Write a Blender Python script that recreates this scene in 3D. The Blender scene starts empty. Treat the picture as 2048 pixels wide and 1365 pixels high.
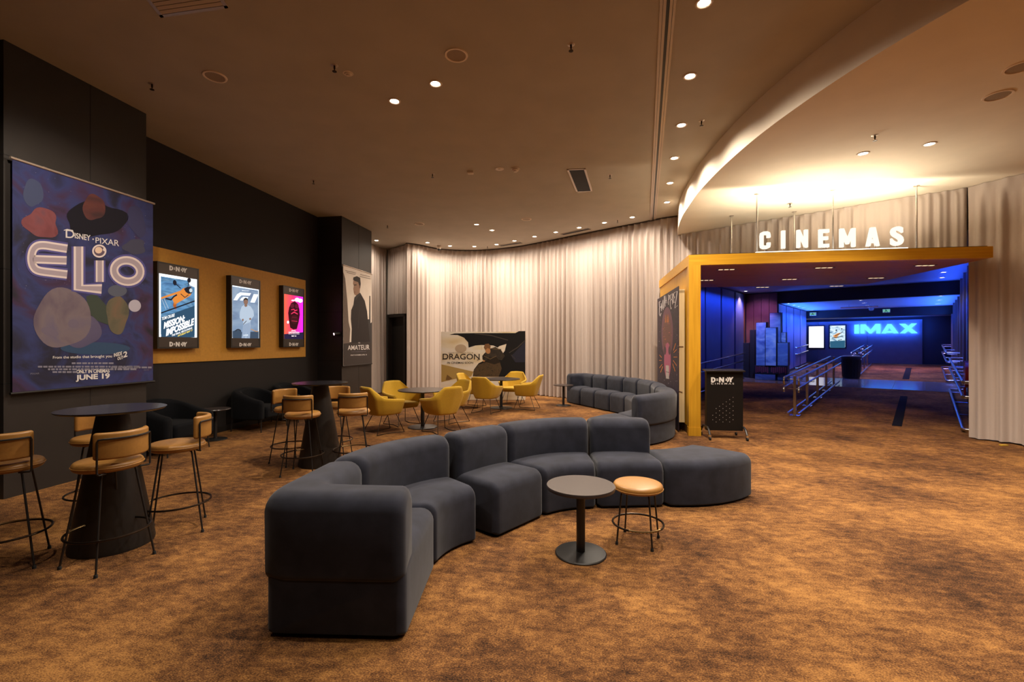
import bpy, bmesh, math, random
from mathutils import Vector, Matrix
random.seed(7)
sc = bpy.context.scene
col = sc.collection
PI = math.pi

# ------------------------------------------------------------------ camera, world, exposure
F, CX, HY, EYE = 925.0, 1024.0, 688.0, 1.55      # focal length and principal point in photo pixels, eye height
cam = bpy.data.cameras.new('camera')
cam.sensor_fit = 'HORIZONTAL'; cam.sensor_width = 36.0
cam.lens = 36.0 * F / 2048.0
cam.shift_y = (HY - 682.5) / 2048.0
cam.clip_start = .05; cam.clip_end = 200
camo = bpy.data.objects.new('camera', cam); col.objects.link(camo)
camo.location = (0, 0, EYE); camo.rotation_euler = (PI/2, 0, 0)
sc.camera = camo
wd = bpy.data.worlds.new('world'); sc.world = wd; wd.use_nodes = True
wd.node_tree.nodes['Background'].inputs[0].default_value = (.05, .036, .025, 1)
wd.node_tree.nodes['Background'].inputs[1].default_value = .25
sc.view_settings.view_transform = 'Standard'; sc.view_settings.look = 'None'
sc.view_settings.exposure = 0.0; sc.view_settings.gamma = 1.0
sc.view_settings.use_curve_mapping = False
WARM = (1.0, .86, .70); GOLD = (1.0, .86, .64); BLUE = (.02, .10, 1.0)

# ------------------------------------------------------------------ measuring helpers
DH, DL = 3.03, 2.578                 # ceilings above the eye
ZH, ZL = EYE + DH, EYE + DL
def fl(px, py, z=0.0):
    Y = F*(EYE-z)/(py-HY); return ((px-CX)/F*Y, Y)
def ce(px, py, dh=DH):
    Y = F*dh/(HY-py); return ((px-CX)/F*Y, Y)
WD = Vector((.1595, .9872, 0)); WN = Vector((.9872, -.1595, 0))          # left wall direction and its normal into the room
def W(s, n, z=0.0): return Vector((WD.x*s+WN.x*n, WD.y*s+WN.y*n, z))
P0 = Vector((2.974, 7.78))                                          # near corner of the timber portal
def PT(e, k, z=0.0): return Vector((P0.x+WN.x*e+WD.x*k, P0.y+WN.y*e+WD.y*k, z))
C0 = Vector((6.09, 9.956, 0)); CD = Vector((.6652, .7467, 0)); CR = Vector((.7467, -.6652, 0))   # corridor axes
RAMP = .05
def rz(t): return RAMP*max(t, 0.0)
def K(t, r, z=0.0): return Vector((C0.x+CD.x*t+CR.x*r, C0.y+CD.y*t+CR.y*r, z))

class Frame:
    """a plane in the room: origin, right, up, normal toward the viewer"""
    def __init__(s, O, U, N):
        s.O = Vector(O).to_3d(); s.U = Vector(U).to_3d().normalized(); s.V = Vector((0, 0, 1)); s.N = Vector(N).to_3d().normalized()
    def at(s, u, v, d=0.0): return s.O + s.U*u + s.V*v + s.N*d
    def px(s, x, y):
        D = Vector(((x-CX)/F, 1.0, -(y-HY)/F)); C = Vector((0, 0, EYE))
        q = (s.O-C).dot(s.N)/D.dot(s.N); P = C + D*q - s.O
        return P.dot(s.U), P.dot(s.V)

# ------------------------------------------------------------------ materials
_m = {}
def nodes(name):
    m = bpy.data.materials.new(name); m.use_nodes = True
    return m, m.node_tree.nodes, m.node_tree.links, m.node_tree.nodes['Principled BSDF']
def mat(name, color, rough=.6, metal=0.0, noise=0.0, scale=30.0, bump=0.0, spec=.5, sheen=0.0, coat=0.0):
    if name in _m: return _m[name]
    m, N, L, b = nodes(name)
    c = (*color, 1)
    b.inputs['Base Color'].default_value = c
    b.inputs['Roughness'].default_value = rough; b.inputs['Metallic'].default_value = metal
    b.inputs['Specular IOR Level'].default_value = spec
    if sheen: b.inputs['Sheen Weight'].default_value = sheen
    if coat: b.inputs['Coat Weight'].default_value = coat; b.inputs['Coat Roughness'].default_value = .15
    if noise or bump:
        tc = N.new('ShaderNodeTexCoord'); nz = N.new('ShaderNodeTexNoise')
        nz.inputs['Scale'].default_value = scale; nz.inputs['Detail'].default_value = 4
        L.new(tc.outputs['Object'], nz.inputs['Vector'])
        if noise:
            r = N.new('ShaderNodeValToRGB')
            r.color_ramp.elements[0].color = tuple(x*(1-noise) for x in color) + (1,)
            r.color_ramp.elements[1].color = tuple(min(1, x*(1+noise)) for x in color) + (1,)
            r.color_ramp.elements[0].position = .3; r.color_ramp.elements[1].position = .7
            L.new(nz.outputs['Fac'], r.inputs['Fac']); L.new(r.outputs['Color'], b.inputs['Base Color'])
        if bump:
            bp = N.new('ShaderNodeBump'); bp.inputs['Strength'].default_value = bump; bp.inputs['Distance'].default_value = .004
            L.new(nz.outputs['Fac'], bp.inputs['Height']); L.new(bp.outputs['Normal'], b.inputs['Normal'])
    _m[name] = m; return m
def emat(color, strength=1.0, name=None, sample=True):
    key = name or 'glow %.3f %.3f %.3f %.2f' % (*color, strength)
    if key in _m: return _m[key]
    m = bpy.data.materials.new(key); m.use_nodes = True; N = m.node_tree.nodes; N.clear()
    e = N.new('ShaderNodeEmission'); o = N.new('ShaderNodeOutputMaterial')
    e.inputs[0].default_value = (*color, 1); e.inputs[1].default_value = strength
    m.node_tree.links.new(e.outputs[0], o.inputs[0])
    if not sample: m.cycles.emission_sampling = 'NONE'
    _m[key] = m; return m
def noisy_emat(name, cols, scale=(4, 4, 4), strength=1.0, distort=1.0, emit=True, rough=.5, rot=(0, 0, 0)):
    """procedural picture ground: a noise through a colour ramp, glowing (backlit sheet) or printed"""
    if name in _m: return _m[name]
    m, N, L, b = nodes(name)
    tc = N.new('ShaderNodeTexCoord'); mp = N.new('ShaderNodeMapping'); nz = N.new('ShaderNodeTexNoise'); r = N.new('ShaderNodeValToRGB')
    mp.inputs['Scale'].default_value = scale; mp.inputs['Rotation'].default_value = rot
    nz.inputs['Scale'].default_value = 1.0; nz.inputs['Detail'].default_value = 5; nz.inputs['Distortion'].default_value = distort
    L.new(tc.outputs['Object'], mp.inputs['Vector']); L.new(mp.outputs['Vector'], nz.inputs['Vector']); L.new(nz.outputs['Fac'], r.inputs['Fac'])
    while len(r.color_ramp.elements) < len(cols): r.color_ramp.elements.new(.5)
    for i, c in enumerate(cols):
        r.color_ramp.elements[i].position = .28 + .44*i/max(1, len(cols)-1)
        r.color_ramp.elements[i].color = (*c, 1)
    if emit:
        b.inputs['Base Color'].default_value = (0, 0, 0, 1); b.inputs['Roughness'].default_value = .3
        L.new(r.outputs['Color'], b.inputs['Emission Color']); b.inputs['Emission Strength'].default_value = strength
    else:
        L.new(r.outputs['Color'], b.inputs['Base Color']); b.inputs['Roughness'].default_value = rough
    _m[name] = m; return m
def carpet():
    m, N, L, b = nodes('carpet')
    tc = N.new('ShaderNodeTexCoord'); mp = N.new('ShaderNodeMapping'); mp.inputs['Rotation'].default_value = (0, 0, .16)
    L.new(tc.outputs['Object'], mp.inputs['Vector'])
    mp2 = N.new('ShaderNodeMapping'); mp2.inputs['Scale'].default_value = (1.0, 1.7, 1.0); L.new(mp.outputs['Vector'], mp2.inputs['Vector'])
    def nz(scale, detail, src, rough=.6):
        n = N.new('ShaderNodeTexNoise'); n.inputs['Scale'].default_value = scale; n.inputs['Detail'].default_value = detail
        n.inputs['Roughness'].default_value = rough; L.new(src.outputs['Vector'], n.inputs['Vector']); return n
    big = nz(1.0, 8, mp, .66); mid = nz(9, 8, mp2, .82); fine = nz(105, 2, mp2, .7)
    def math_(op, a, bb):
        n = N.new('ShaderNodeMath'); n.operation = op
        for i, x in enumerate((a, bb)):
            if isinstance(x, (int, float)): n.inputs[i].default_value = x
            else: L.new(x, n.inputs[i])
        return n.outputs[0]
    s = math_('ADD', math_('MULTIPLY', big.outputs['Fac'], 1.35), math_('MULTIPLY', mid.outputs['Fac'], 1.45))
    s = math_('ADD', s, math_('MULTIPLY', fine.outputs['Fac'], 1.3))
    r = N.new('ShaderNodeValToRGB')
    el = r.color_ramp.elements
    el[0].position = .60; el[0].color = (.020, .010, .006, 1)
    el[1].position = .84; el[1].color = (.36, .172, .050, 1)
    e = el.new(.71); e.color = (.125, .053, .019, 1)
    sc_ = math_('MULTIPLY', s, .352)      # keeps the ramp input below 1
    L.new(sc_, r.inputs['Fac']); L.new(r.outputs['Color'], b.inputs['Base Color'])
    b.inputs['Roughness'].default_value = .95; b.inputs['Specular IOR Level'].default_value = .15
    bp = N.new('ShaderNodeBump'); bp.inputs['Strength'].default_value = .5; bp.inputs['Distance'].default_value = .006
    L.new(fine.outputs['Fac'], bp.inputs['Height']); L.new(bp.outputs['Normal'], b.inputs['Normal'])
    return m
def wood(name, c1, c2, axis=2, rough=.4, board=0.0, rot=0.0):
    """grain stretched along one axis, faint joints between boards"""
    if name in _m: return _m[name]
    m, N, L, b = nodes(name)
    tc = N.new('ShaderNodeTexCoord'); mp = N.new('ShaderNodeMapping'); mp.inputs['Rotation'].default_value = (0, 0, rot)
    s = [30.0, 30.0, 30.0]; s[axis] = 1.2; mp2 = N.new('ShaderNodeMapping'); mp2.inputs['Scale'].default_value = s
    L.new(tc.outputs['Object'], mp.inputs['Vector']); L.new(mp.outputs['Vector'], mp2.inputs['Vector'])
    nz = N.new('ShaderNodeTexNoise'); nz.inputs['Scale'].default_value = 1.0; nz.inputs['Detail'].default_value = 5; nz.inputs['Distortion'].default_value = .6
    L.new(mp2.outputs['Vector'], nz.inputs['Vector'])
    r = N.new('ShaderNodeValToRGB'); r.color_ramp.elements[0].color = (*c1, 1); r.color_ramp.elements[1].color = (*c2, 1)
    r.color_ramp.elements[0].position = .3; r.color_ramp.elements[1].position = .7
    L.new(nz.outputs['Fac'], r.inputs['Fac']); L.new(r.outputs['Color'], b.inputs['Base Color'])
    b.inputs['Roughness'].default_value = rough
    _m[name] = m; return m

CARPET = carpet()
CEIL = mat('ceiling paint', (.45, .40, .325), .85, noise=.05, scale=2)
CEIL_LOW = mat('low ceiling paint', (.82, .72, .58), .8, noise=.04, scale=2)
DARKWALL = mat('dark wall panel', (.021, .017, .015), .45, noise=.12, scale=3)
RECESS = mat('recess wall paint', (.014, .011, .010), .7, spec=.3)
JOINT = mat('panel joint', (.006, .005, .005), .8)
ORANGE = mat('orange wall panel', (.50, .24, .028), .7, noise=.08, scale=25)
def curtain_mat(name, c):
    m, N, L, b = nodes(name)
    tc = N.new('ShaderNodeTexCoord'); mp = N.new('ShaderNodeMapping'); mp.inputs['Scale'].default_value = (160, 160, 420)
    nz = N.new('ShaderNodeTexNoise'); nz.inputs['Scale'].default_value = 1; nz.inputs['Detail'].default_value = 2
    r = N.new('ShaderNodeValToRGB')
    r.color_ramp.elements[0].color = tuple(x*.86 for x in c)+(1,); r.color_ramp.elements[1].color = tuple(x*1.1 for x in c)+(1,)
    L.new(tc.outputs['Object'], mp.inputs['Vector']); L.new(mp.outputs['Vector'], nz.inputs['Vector'])
    L.new(nz.outputs['Fac'], r.inputs['Fac']); L.new(r.outputs['Color'], b.inputs['Base Color'])
    b.inputs['Roughness'].default_value = .9; b.inputs['Sheen Weight'].default_value = .15; b.inputs['Specular IOR Level'].default_value = .2
    return m
CURT = curtain_mat('curtain cloth', (.53, .445, .395))
VELVET = mat('slate velvet', (.019, .021, .034), .85, noise=.30, scale=8, spec=.2, sheen=.14, bump=.2)
NAVY = mat('dark navy velvet', (.0032, .0036, .005), .85, noise=.12, scale=9, spec=.12, sheen=.03)
LEATHER = mat('tan leather', (.345, .165, .038), .40, noise=.07, scale=60, bump=.06)
MUSTARD = mat('mustard felt', (.50, .295, .012), .85, noise=.10, scale=90, bump=.15, sheen=.1)
BLACKM = mat('black metal', (.012, .011, .011), .38, spec=.5)
BRONZE = mat('dark bronze metal', (.05, .035, .025), .3, metal=.9)
BRASS = mat('worn brass', (.62, .45, .22), .3, metal=1.0)
TABLETOP = mat('dark table laminate', (.040, .030, .028), .28, spec=.5, noise=.08, scale=40)
BARTOP = mat('black bar table top', (.008, .008, .010), .24, spec=1.0)
CONE = mat('black cone base', (.012, .010, .009), .5, noise=.2, scale=20)
STEEL = mat('brushed steel', (.62, .60, .58), .25, metal=1.0)
ALU = mat('aluminium profile', (.52, .42, .34), .4, metal=.6)
WHITE = mat('white paint', (.72, .62, .52), .5)
BLACK = mat('black plastic', (.010, .010, .010), .4)
GRILLE = mat('speaker grille', (.34, .26, .18), .7, noise=.15, scale=200)
CHROME = mat('chrome', (.75, .75, .75), .12, metal=1.0)
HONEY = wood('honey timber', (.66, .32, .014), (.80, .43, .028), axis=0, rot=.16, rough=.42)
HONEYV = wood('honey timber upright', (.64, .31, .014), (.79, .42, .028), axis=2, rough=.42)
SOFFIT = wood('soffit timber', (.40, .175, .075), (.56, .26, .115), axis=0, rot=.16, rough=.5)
PINE = wood('raw pine', (.50, .36, .17), (.63, .49, .27), axis=2, rough=.7)
PURPLEWALL = mat('maroon wall panel', (.15, .066, .072), .55, noise=.1, scale=4)
BLUEPANEL = mat('blue wall panel', (.13, .15, .27), .42, noise=.06, scale=2)
CORRWALL = mat('corridor wall', (.05, .045, .05), .5)
CORRCEIL = mat('corridor ceiling', (.32, .34, .42), .7)
TILE = mat('glazed floor tile', (.16, .16, .18), .16, noise=.05, scale=6)
LAMP = emat((1.0, .86, .68), 22.0, 'downlight lamp', sample=False)
LAMPC = emat((.9, .9, 1.0), 14.0, 'cool downlight lamp', sample=False)
RUBBER = mat('rubber', (.01, .01, .01), .8)

# ------------------------------------------------------------------ mesh builder
class MB:
    def __init__(s): s.v = []; s.f = []; s.mi = []; s.mats = []
    def _mi(s, m):
        if m is None: return 0
        if m not in s.mats: s.mats.append(m)
        return s.mats.index(m)
    def add(s, verts, faces, m=None):
        o = len(s.v); i = s._mi(m)
        s.v += [tuple(v) for v in verts]
        for f in faces: s.f.append([o+k for k in f]); s.mi.append(i)
        return s
    def para(s, O, U, V, Wv, m=None):
        O, U, V, Wv = map(Vector, (O, U, V, Wv))
        p = [O, O+U, O+U+V, O+V, O+Wv, O+U+Wv, O+U+V+Wv, O+V+Wv]
        return s.add(p, [(0, 3, 2, 1), (4, 5, 6, 7), (0, 1, 5, 4), (1, 2, 6, 5), (2, 3, 7, 6), (3, 0, 4, 7)], m)
    def box(s, x0, x1, y0, y1, z0, z1, m=None):
        return s.para((x0, y0, z0), (x1-x0, 0, 0), (0, y1-y0, 0), (0, 0, z1-z0), m)
    def quad(s, pts, m=None): return s.add(pts, [tuple(range(len(pts)))], m)
    def prism(s, pts, z0, z1, m=None):
        n = len(pts); v = [(p[0], p[1], z0) for p in pts] + [(p[0], p[1], z1) for p in pts]
        return s.add(v, [tuple(range(n))[::-1], tuple(range(n, 2*n))] + [(i, (i+1) % n, n+(i+1) % n, n+i) for i in range(n)], m)
    def tube(s, pts, r, seg=8, closed=False, m=None):
        P = [Vector(p) for p in pts]; n = len(P); rings = []; prev = None
        for i in range(n):
            if closed: T = P[(i+1) % n]-P[i-1]
            else: T = P[min(i+1, n-1)]-P[max(i-1, 0)]
            T.normalize()
            if prev is None:
                a = Vector((0, 0, 1)) if abs(T.z) < .9 else Vector((1, 0, 0)); X = T.cross(a).normalized()
            else: X = (prev - T*prev.dot(T)).normalized()
            prev = X; Yv = T.cross(X)
            rings.append([P[i]+(X*math.cos(2*PI*k/seg)+Yv*math.sin(2*PI*k/seg))*r for k in range(seg)])
        v = [q for g in rings for q in g]; f = []
        for i in range(n if closed else n-1):
            a, b = i*seg, ((i+1) % n)*seg
            for k in range(seg): f.append((a+k, a+(k+1) % seg, b+(k+1) % seg, b+k))
        if not closed: f += [tuple(range(seg))[::-1], tuple(range((n-1)*seg, n*seg))]
        return s.add(v, f, m)
    def lathe(s, prof, seg=32, c=(0, 0, 0), m=None):
        c = Vector(c); v = []; f = []; idx = []
        for (r, z) in prof:
            if r < 1e-6: idx.append([len(v)]); v.append(c+Vector((0, 0, z)))
            else:
                idx.append(list(range(len(v), len(v)+seg)))
                v += [c+Vector((r*math.cos(2*PI*k/seg), r*math.sin(2*PI*k/seg), z)) for k in range(seg)]
        for a, b in zip(idx, idx[1:]):
            for k in range(seg):
                k2 = (k+1) % seg
                q = [a[k % len(a)], a[k2 % len(a)], b[k2 % len(b)], b[k % len(b)]]
                q2 = []
                for x in q:
                    if x not in q2: q2.append(x)
                if len(q2) > 2: f.append(tuple(q2))
        return s.add(v, f, m)
    def build(s, name, m=None, parent=None, smooth=True, local=False, bevel=0.0, seg=2, recalc=True, angle=38):
        me = bpy.data.meshes.new(name)
        off = Vector((0, 0, 0))
        if parent is not None and not local: off = parent_loc(parent)
        me.from_pydata([Vector(v)-off for v in s.v], [], s.f)
        for x in (s.mats or [m]): me.materials.append(x)
        if s.mats: me.polygons.foreach_set('material_index', s.mi)
        bm = bmesh.new(); bm.from_mesh(me)
        if recalc: bmesh.ops.recalc_face_normals(bm, faces=bm.faces)
        if bevel:
            ed = [e for e in bm.edges if len(e.link_faces) == 2 and e.calc_face_angle(0) > .6]
            bmesh.ops.bevel(bm, geom=ed, offset=bevel, segments=seg, affect='EDGES', profile=.5, clamp_overlap=True)
        for fa in bm.faces: fa.smooth = smooth
        for e in bm.edges:
            if len(e.link_faces) == 2 and e.calc_face_angle(0) > math.radians(angle): e.smooth = False
        bm.to_mesh(me); bm.free()
        o = bpy.data.objects.new(name, me); col.objects.link(o)
        if parent is not None: o.parent = parent
        return o
def parent_loc(p):
    L = Vector((0, 0, 0))
    while p is not None: L += p.location; p = p.parent
    return L
def tag(o, label=None, cat=None, group=None, kind=None):
    if label: o['label'] = label
    if cat: o['category'] = cat
    if group: o['group'] = group
    if kind: o['kind'] = kind
    return o
def thing(name, label, cat, loc=(0, 0, 0), rot=0.0, group=None):
    o = bpy.data.objects.new(name, None); col.objects.link(o); o.empty_display_size = .1
    o.location = loc; o.rotation_euler = (0, 0, rot)
    return tag(o, label, cat, group)
def copy_tree(o, parent=None):
    c = o.copy(); col.objects.link(c)
    if parent is not None: c.parent = parent
    for ch in list(o.children): copy_tree(ch, c)
    return c
def struct(mb, name, m, **k): return tag(mb.build(name, m, None, **k), kind='structure')
ORD = 'first second third fourth fifth sixth seventh eighth ninth tenth eleventh twelfth thirteenth'.split()
def lamp(kind, name, loc, energy, color, parent=None, spot=110, blend=.6, size=.05, aim=None):
    l = bpy.data.lights.new(name, kind); l.energy = energy; l.color = color
    if kind == 'SPOT': l.spot_size = math.radians(spot); l.spot_blend = blend
    if kind in ('SPOT', 'POINT'): l.shadow_soft_size = size
    o = bpy.data.objects.new(name, l); col.objects.link(o)
    loc = Vector(loc)
    if parent is not None: o.parent = parent; o.location = loc-parent_loc(parent)
    else: o.location = loc
    if aim is not None: o.rotation_euler = (Vector(aim)-loc).to_track_quat('-Z', 'Y').to_euler()
    return o
def catmull(P, n=8):
    P = [Vector(p) for p in P]; out = []
    for i in range(len(P)-1):
        a, b, c, d = P[max(i-1, 0)], P[i], P[i+1], P[min(i+2, len(P)-1)]
        for k in range(n):
            t = k/n
            out.append(.5*((2*b)+(c-a)*t+(2*a-5*b+4*c-d)*t*t+(3*b-a-3*c+d)*t**3))
    out.append(P[-1]); return out
def resample(P, n):
    L = [0]
    for a, b in zip(P, P[1:]): L.append(L[-1]+(b-a).length)
    out = []; j = 0
    for i in range(n):
        q = L[-1]*i/(n-1)
        while j < len(P)-2 and L[j+1] < q: j += 1
        d = L[j+1]-L[j]; t = 0 if d < 1e-9 else min(1, (q-L[j])/d)
        out.append(P[j].lerp(P[j+1], t))
    return out

# ------------------------------------------------------------------ flat lettering and pictures
_tc = {}
def glyphs(txt, bold=0.0, shear=0.0):
    """text as a flat mesh fitted into the unit square"""
    key = (txt, bold, shear)
    if key in _tc: return _tc[key]
    cu = bpy.data.curves.new('t', 'FONT'); cu.body = txt; cu.offset = bold; cu.shear = shear; cu.resolution_u = 6
    o = bpy.data.objects.new('t', cu); me = o.to_mesh()
    v = [(p.co.x, p.co.y) for p in me.vertices]; f = [tuple(p.vertices) for p in me.polygons]
    o.to_mesh_clear(); bpy.data.objects.remove(o); bpy.data.curves.remove(cu)
    x0 = min(p[0] for p in v); x1 = max(p[0] for p in v); y0 = min(p[1] for p in v); y1 = max(p[1] for p in v)
    v = [((p[0]-x0)/(x1-x0), (p[1]-y0)/max(1e-6, y1-y0)) for p in v]
    _tc[key] = (v, f); return v, f
def ribbon(pts, w, closed=False):
    P = [Vector((p[0], p[1])) for p in pts]; n = len(P); L = []; R = []
    for i in range(n):
        a = P[i-1] if (closed or i > 0) else P[i]; b = P[(i+1) % n] if (closed or i < n-1) else P[i]
        T = (b-a).normalized(); Nn = Vector((-T.y, T.x)); sc_ = 1.0
        if closed or 0 < i < n-1:
            t1 = (P[i]-P[i-1]).normalized(); c = abs(Nn.dot(Vector((-t1.y, t1.x)))); sc_ = 1/max(.55, c)
        L.append(P[i]+Nn*w/2*sc_); R.append(P[i]-Nn*w/2*sc_)
    f = [(i, (i+1) % n, n+(i+1) % n, n+i) for i in range(n if closed else n-1)]
    return L+R, f
def ell(cx, cy, rx, ry, n=28, rot=0.0, a0=0.0, a1=2*PI):
    full = abs(a1-a0-2*PI) < 1e-6
    out = []
    for k in range(n):
        a = a0+(a1-a0)*k/(n if full else n-1); x, y = rx*math.cos(a), ry*math.sin(a)
        out.append((cx+x*math.cos(rot)-y*math.sin(rot), cy+x*math.sin(rot)+y*math.cos(rot)))
    return out
class Art:
    """flat picture pieces drawn on a real plane; coordinates measured off a crop of the photo (x = ox + X/k)"""
    def __init__(s, frame, ox=0, oy=0, k=1.0, d=.002): s.fr = frame; s.o = (ox, oy); s.k = k; s.mb = MB(); s.d = d
    def P(s, x, y, d): u, v = s.fr.px(s.o[0]+x/s.k, s.o[1]+y/s.k); return s.fr.at(u, v, d)
    def mesh(s, v, f, m, d=None): s.mb.add([s.P(x, y, s.d if d is None else d) for x, y in v], f, m); return s
    def poly(s, pts, m, d=None): return s.mesh(pts, [tuple(range(len(pts)))], m, d)
    def line(s, pts, w, m, closed=False, d=None): v, f = ribbon(pts, w, closed); return s.mesh([tuple(p) for p in v], f, m, d)
    def text(s, t, x0, y0, x1, y1, h0, m, h1=None, bold=.0, shear=0.0, d=None):
        h1 = h0 if h1 is None else h1; v, f = glyphs(t, bold, shear)
        return s.mesh([(x0+(x1-x0)*a, y0+(y1-y0)*a-b*(h0+(h1-h0)*a)) for a, b in v], f, m, d)
    def build(s, name, parent): return s.mb.build(name, None, parent, smooth=False, recalc=False)
def logo_mark(art, x0, y0, x1, y1, h0, h1, m, d):
    """five heavy letters, the second of bare bars, the fourth a half bowl"""
    def q(poly): art.poly([(x0+(x1-x0)*a/5.1, y0+(y1-y0)*a/5.1-b*(h0+(h1-h0)*a/5.1)) for a, b in poly], m, d)
    q([(0, 0), (0, 1), (.36, 1), (.36, 0)]); q([(.36, .74), (.36, 1), (.55, 1), (.95, .8), (1.05, .5), (.7, .5), (.66, .65), (.5, .74)]); q([(.36, 0), (.36, .26), (.5, .26), (.66, .35), (.7, .5), (1.05, .5), (.95, .2), (.55, 0)])
    q([(1.2, .56), (1.2, .70), (1.62, .70), (1.62, .56)]); q([(1.2, .30), (1.2, .44), (1.62, .44), (1.62, .30)])
    q([(1.8, 0), (1.8, 1), (2.15, 1), (2.6, .5), (2.6, 1), (2.95, 1), (2.95, 0), (2.6, 0), (2.15, .5), (2.15, 0)])
    q([(3.3, .27), (3.3, .73), (3.5, .73), (3.62, .62), (3.64, .5), (3.62, .38), (3.5, .27)])
    q([(3.62, 0.02), (3.62, .25), (3.78, .42), (3.8, .55), (3.72, .72), (3.6, .8), (3.6, 1), (3.75, 1), (4.02, .8), (4.1, .5), (4.0, .2), (3.85, .06)])
    q([(4.25, 0), (4.25, .42), (3.98, 1), (4.38, 1), (4.52, .68), (4.68, 1), (5.1, 1), (4.62, .42), (4.62, 0)])

# ------------------------------------------------------------------ the setting: floor, ceilings, walls
f = MB()
G = -4.0
f.quad([(-9, G, 0), (14, G, 0), (14, 7.0, 0), K(0, 6), K(0, -8), (-9, 16, 0)])
f.quad([K(0, -8), K(0, 6), K(22, 6, rz(22)), K(22, -8, rz(22))])
struct(f, 'floor', CARPET, smooth=False)
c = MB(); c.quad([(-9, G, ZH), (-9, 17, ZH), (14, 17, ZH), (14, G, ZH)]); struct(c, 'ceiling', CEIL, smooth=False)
BH = [(7.4, -3.4), (6.1, -1.6), (5.0, .3), (4.1, 1.9), (3.62, 2.95), (3.30, 3.9), (3.12, 4.9), (3.05, 6.0), (3.11, 7.3), (3.26, 8.4), (3.54, 9.75), (3.93, 10.98)]
bh = catmull([Vector((*p, 0)) for p in BH], 8)
low = MB()
ring = [(p.x, p.y) for p in bh] + [(13.8, 10.98), (13.8, -3.4)]
n = len(ring)
low.add([(x, y, ZL) for x, y in ring] + [(x, y, ZH) for x, y in ring], [tuple(range(n))] + [(i, (i+1) % n, n+(i+1) % n, n+i) for i in range(n)])
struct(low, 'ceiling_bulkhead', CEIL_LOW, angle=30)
# left wall: a recess between two full-height piers
NP, NR = -5.727, -6.348
w = MB(); w.para(W(-6, NR-.2), W(17.6, 0), W(0, .2), (0, 0, ZH)); struct(w, 'wall_left', RECESS, smooth=False)
def pier(s0, s1):
    p = MB(); p.para(W(s0, NR-.1), W(s1-s0, 0), W(0, NP-NR+.1), (0, 0, ZH), DARKWALL)
    for z in (1.15, 2.30, 3.44):                       # panel joints
        p.para(W(s0-.001, NP-.004, z-.004), W(s1-s0+.002, 0), W(0, .0055), (0, 0, .008), JOINT)
        p.para(W(s0-.0015, NR-.1, z-.004), W(.006, 0), W(0, NP-NR+.1), (0, 0, .008), JOINT)
    sm = (s0+s1)/2+.06
    p.para(W(sm-.004, NP-.004), W(.008, 0), W(0, .0055), (0, 0, ZH), JOINT)
    o = tag(p.build('pillar', None, None, smooth=False), kind='structure'); return o
pier(3.735, 5.245); pier(10.17, 11.70)
p = MB(); p.para(W(5.25, NR, 1.255), W(4.41, 0), W(0, .02), (0, 0, 1.74)); struct(p, 'trim_1', ORANGE, smooth=False)
p = MB(); p.para(W(5.25, NR), W(4.95, 0), W(0, .015), (0, 0, .1)); struct(p, 'baseboard_left', BLACKM, smooth=False)
# walls behind the photographer and to the right, out of the picture
w = MB(); w.box(-9, 14, G-.2, G, 0, ZH); struct(w, 'wall_rear', DARKWALL, smooth=False)
w = MB(); w.box(13.8, 14, G, 9, 0, ZH); struct(w, 'wall_right', CURT, smooth=False)

# ------------------------------------------------------------------ curtains
def curtain(name, path, z0, z1, label, lam=.15, amp=.045, seed=0, ds=.014, group=None):
    P = catmull([Vector((*p, 0)) for p in path], 10)
    L = sum((b-a).length for a, b in zip(P, P[1:])); n = max(12, int(L/ds)); P = resample(P, n)
    rnd = random.Random(seed); ph = [rnd.uniform(0, 6.28) for _ in range(6)]
    rows = [0, .03, .06, .10, .16, .26, .4, .55, .7, .85, 1.0]
    v = []
    for j, q in enumerate(rows):
        z = z1+(z0-z1)*q
        for i in range(n):
            s = L*i/(n-1)
            T = (P[min(i+1, n-1)]-P[max(i-1, 0)]).normalized(); Nn = Vector((T.y, -T.x, 0))
            f1 = 2*PI*s/lam + 1.3*math.sin(s*1.9+ph[0]) + .7*math.sin(s*5.3+ph[1])
            a = amp*(.75+.35*math.sin(s*2.3+ph[2])+.2*math.sin(s*6.1+ph[3]))
            top = math.exp(-(q/.05)**2)
            w1 = math.sin(f1+.55*math.sin(f1+ph[4]))
            soft = (abs(w1)**.75)*(1 if w1 > 0 else -1) + .30*math.sin(2*f1+ph[4]) + .38*math.sin(.5*f1+ph[5]+q*1.2)
            pinch = (abs(math.sin(f1/2))**6)*2-.6
            off = a*((1-top)*soft*(.75+.35*q) + top*.55*pinch)
            sway = .012*q*math.sin(s*3.1+ph[1])
            v.append(P[i]+Nn*(off+sway)+Vector((0, 0, z+.006*math.sin(s*4+ph[2])*(q > .99))))
    R = len(rows); fs = [(j*n+i, j*n+i+1, (j+1)*n+i+1, (j+1)*n+i) for j in range(R-1) for i in range(n-1)]
    mb = MB(); mb.add(v, fs); o = mb.build(name, CURT, None, recalc=False, angle=180)
    return tag(o, label, 'curtain', group)
curtain('curtain', [(-4.60, 13.55), (-4.27, 13.98), (-4.14, 14.6), (-4.0, 14.78)], .02, ZH-.02, 'narrow beige curtain strip between the far dark pillar and the dark doorway', seed=1, lam=.13)
curtain('curtain', [(-3.98, 14.82), (-3.55, 14.4), (-3.17, 13.98)], 2.48, ZH-.02, 'short beige curtain hanging above the dark doorway', seed=2, lam=.13, amp=.035)
MAIN = [(-3.19, 13.90), (-2.85, 14.16), (-2.36, 14.74), (-1.75, 14.96), (-1.10, 14.97), (-.46, 14.76), (.18, 14.42), (.78, 13.90), (1.68, 13.02), (2.20, 12.52), (2.78, 11.97), (3.18, 11.62), (3.42, 11.37), (3.66, 11.13), (4.02, 10.93)]
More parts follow.
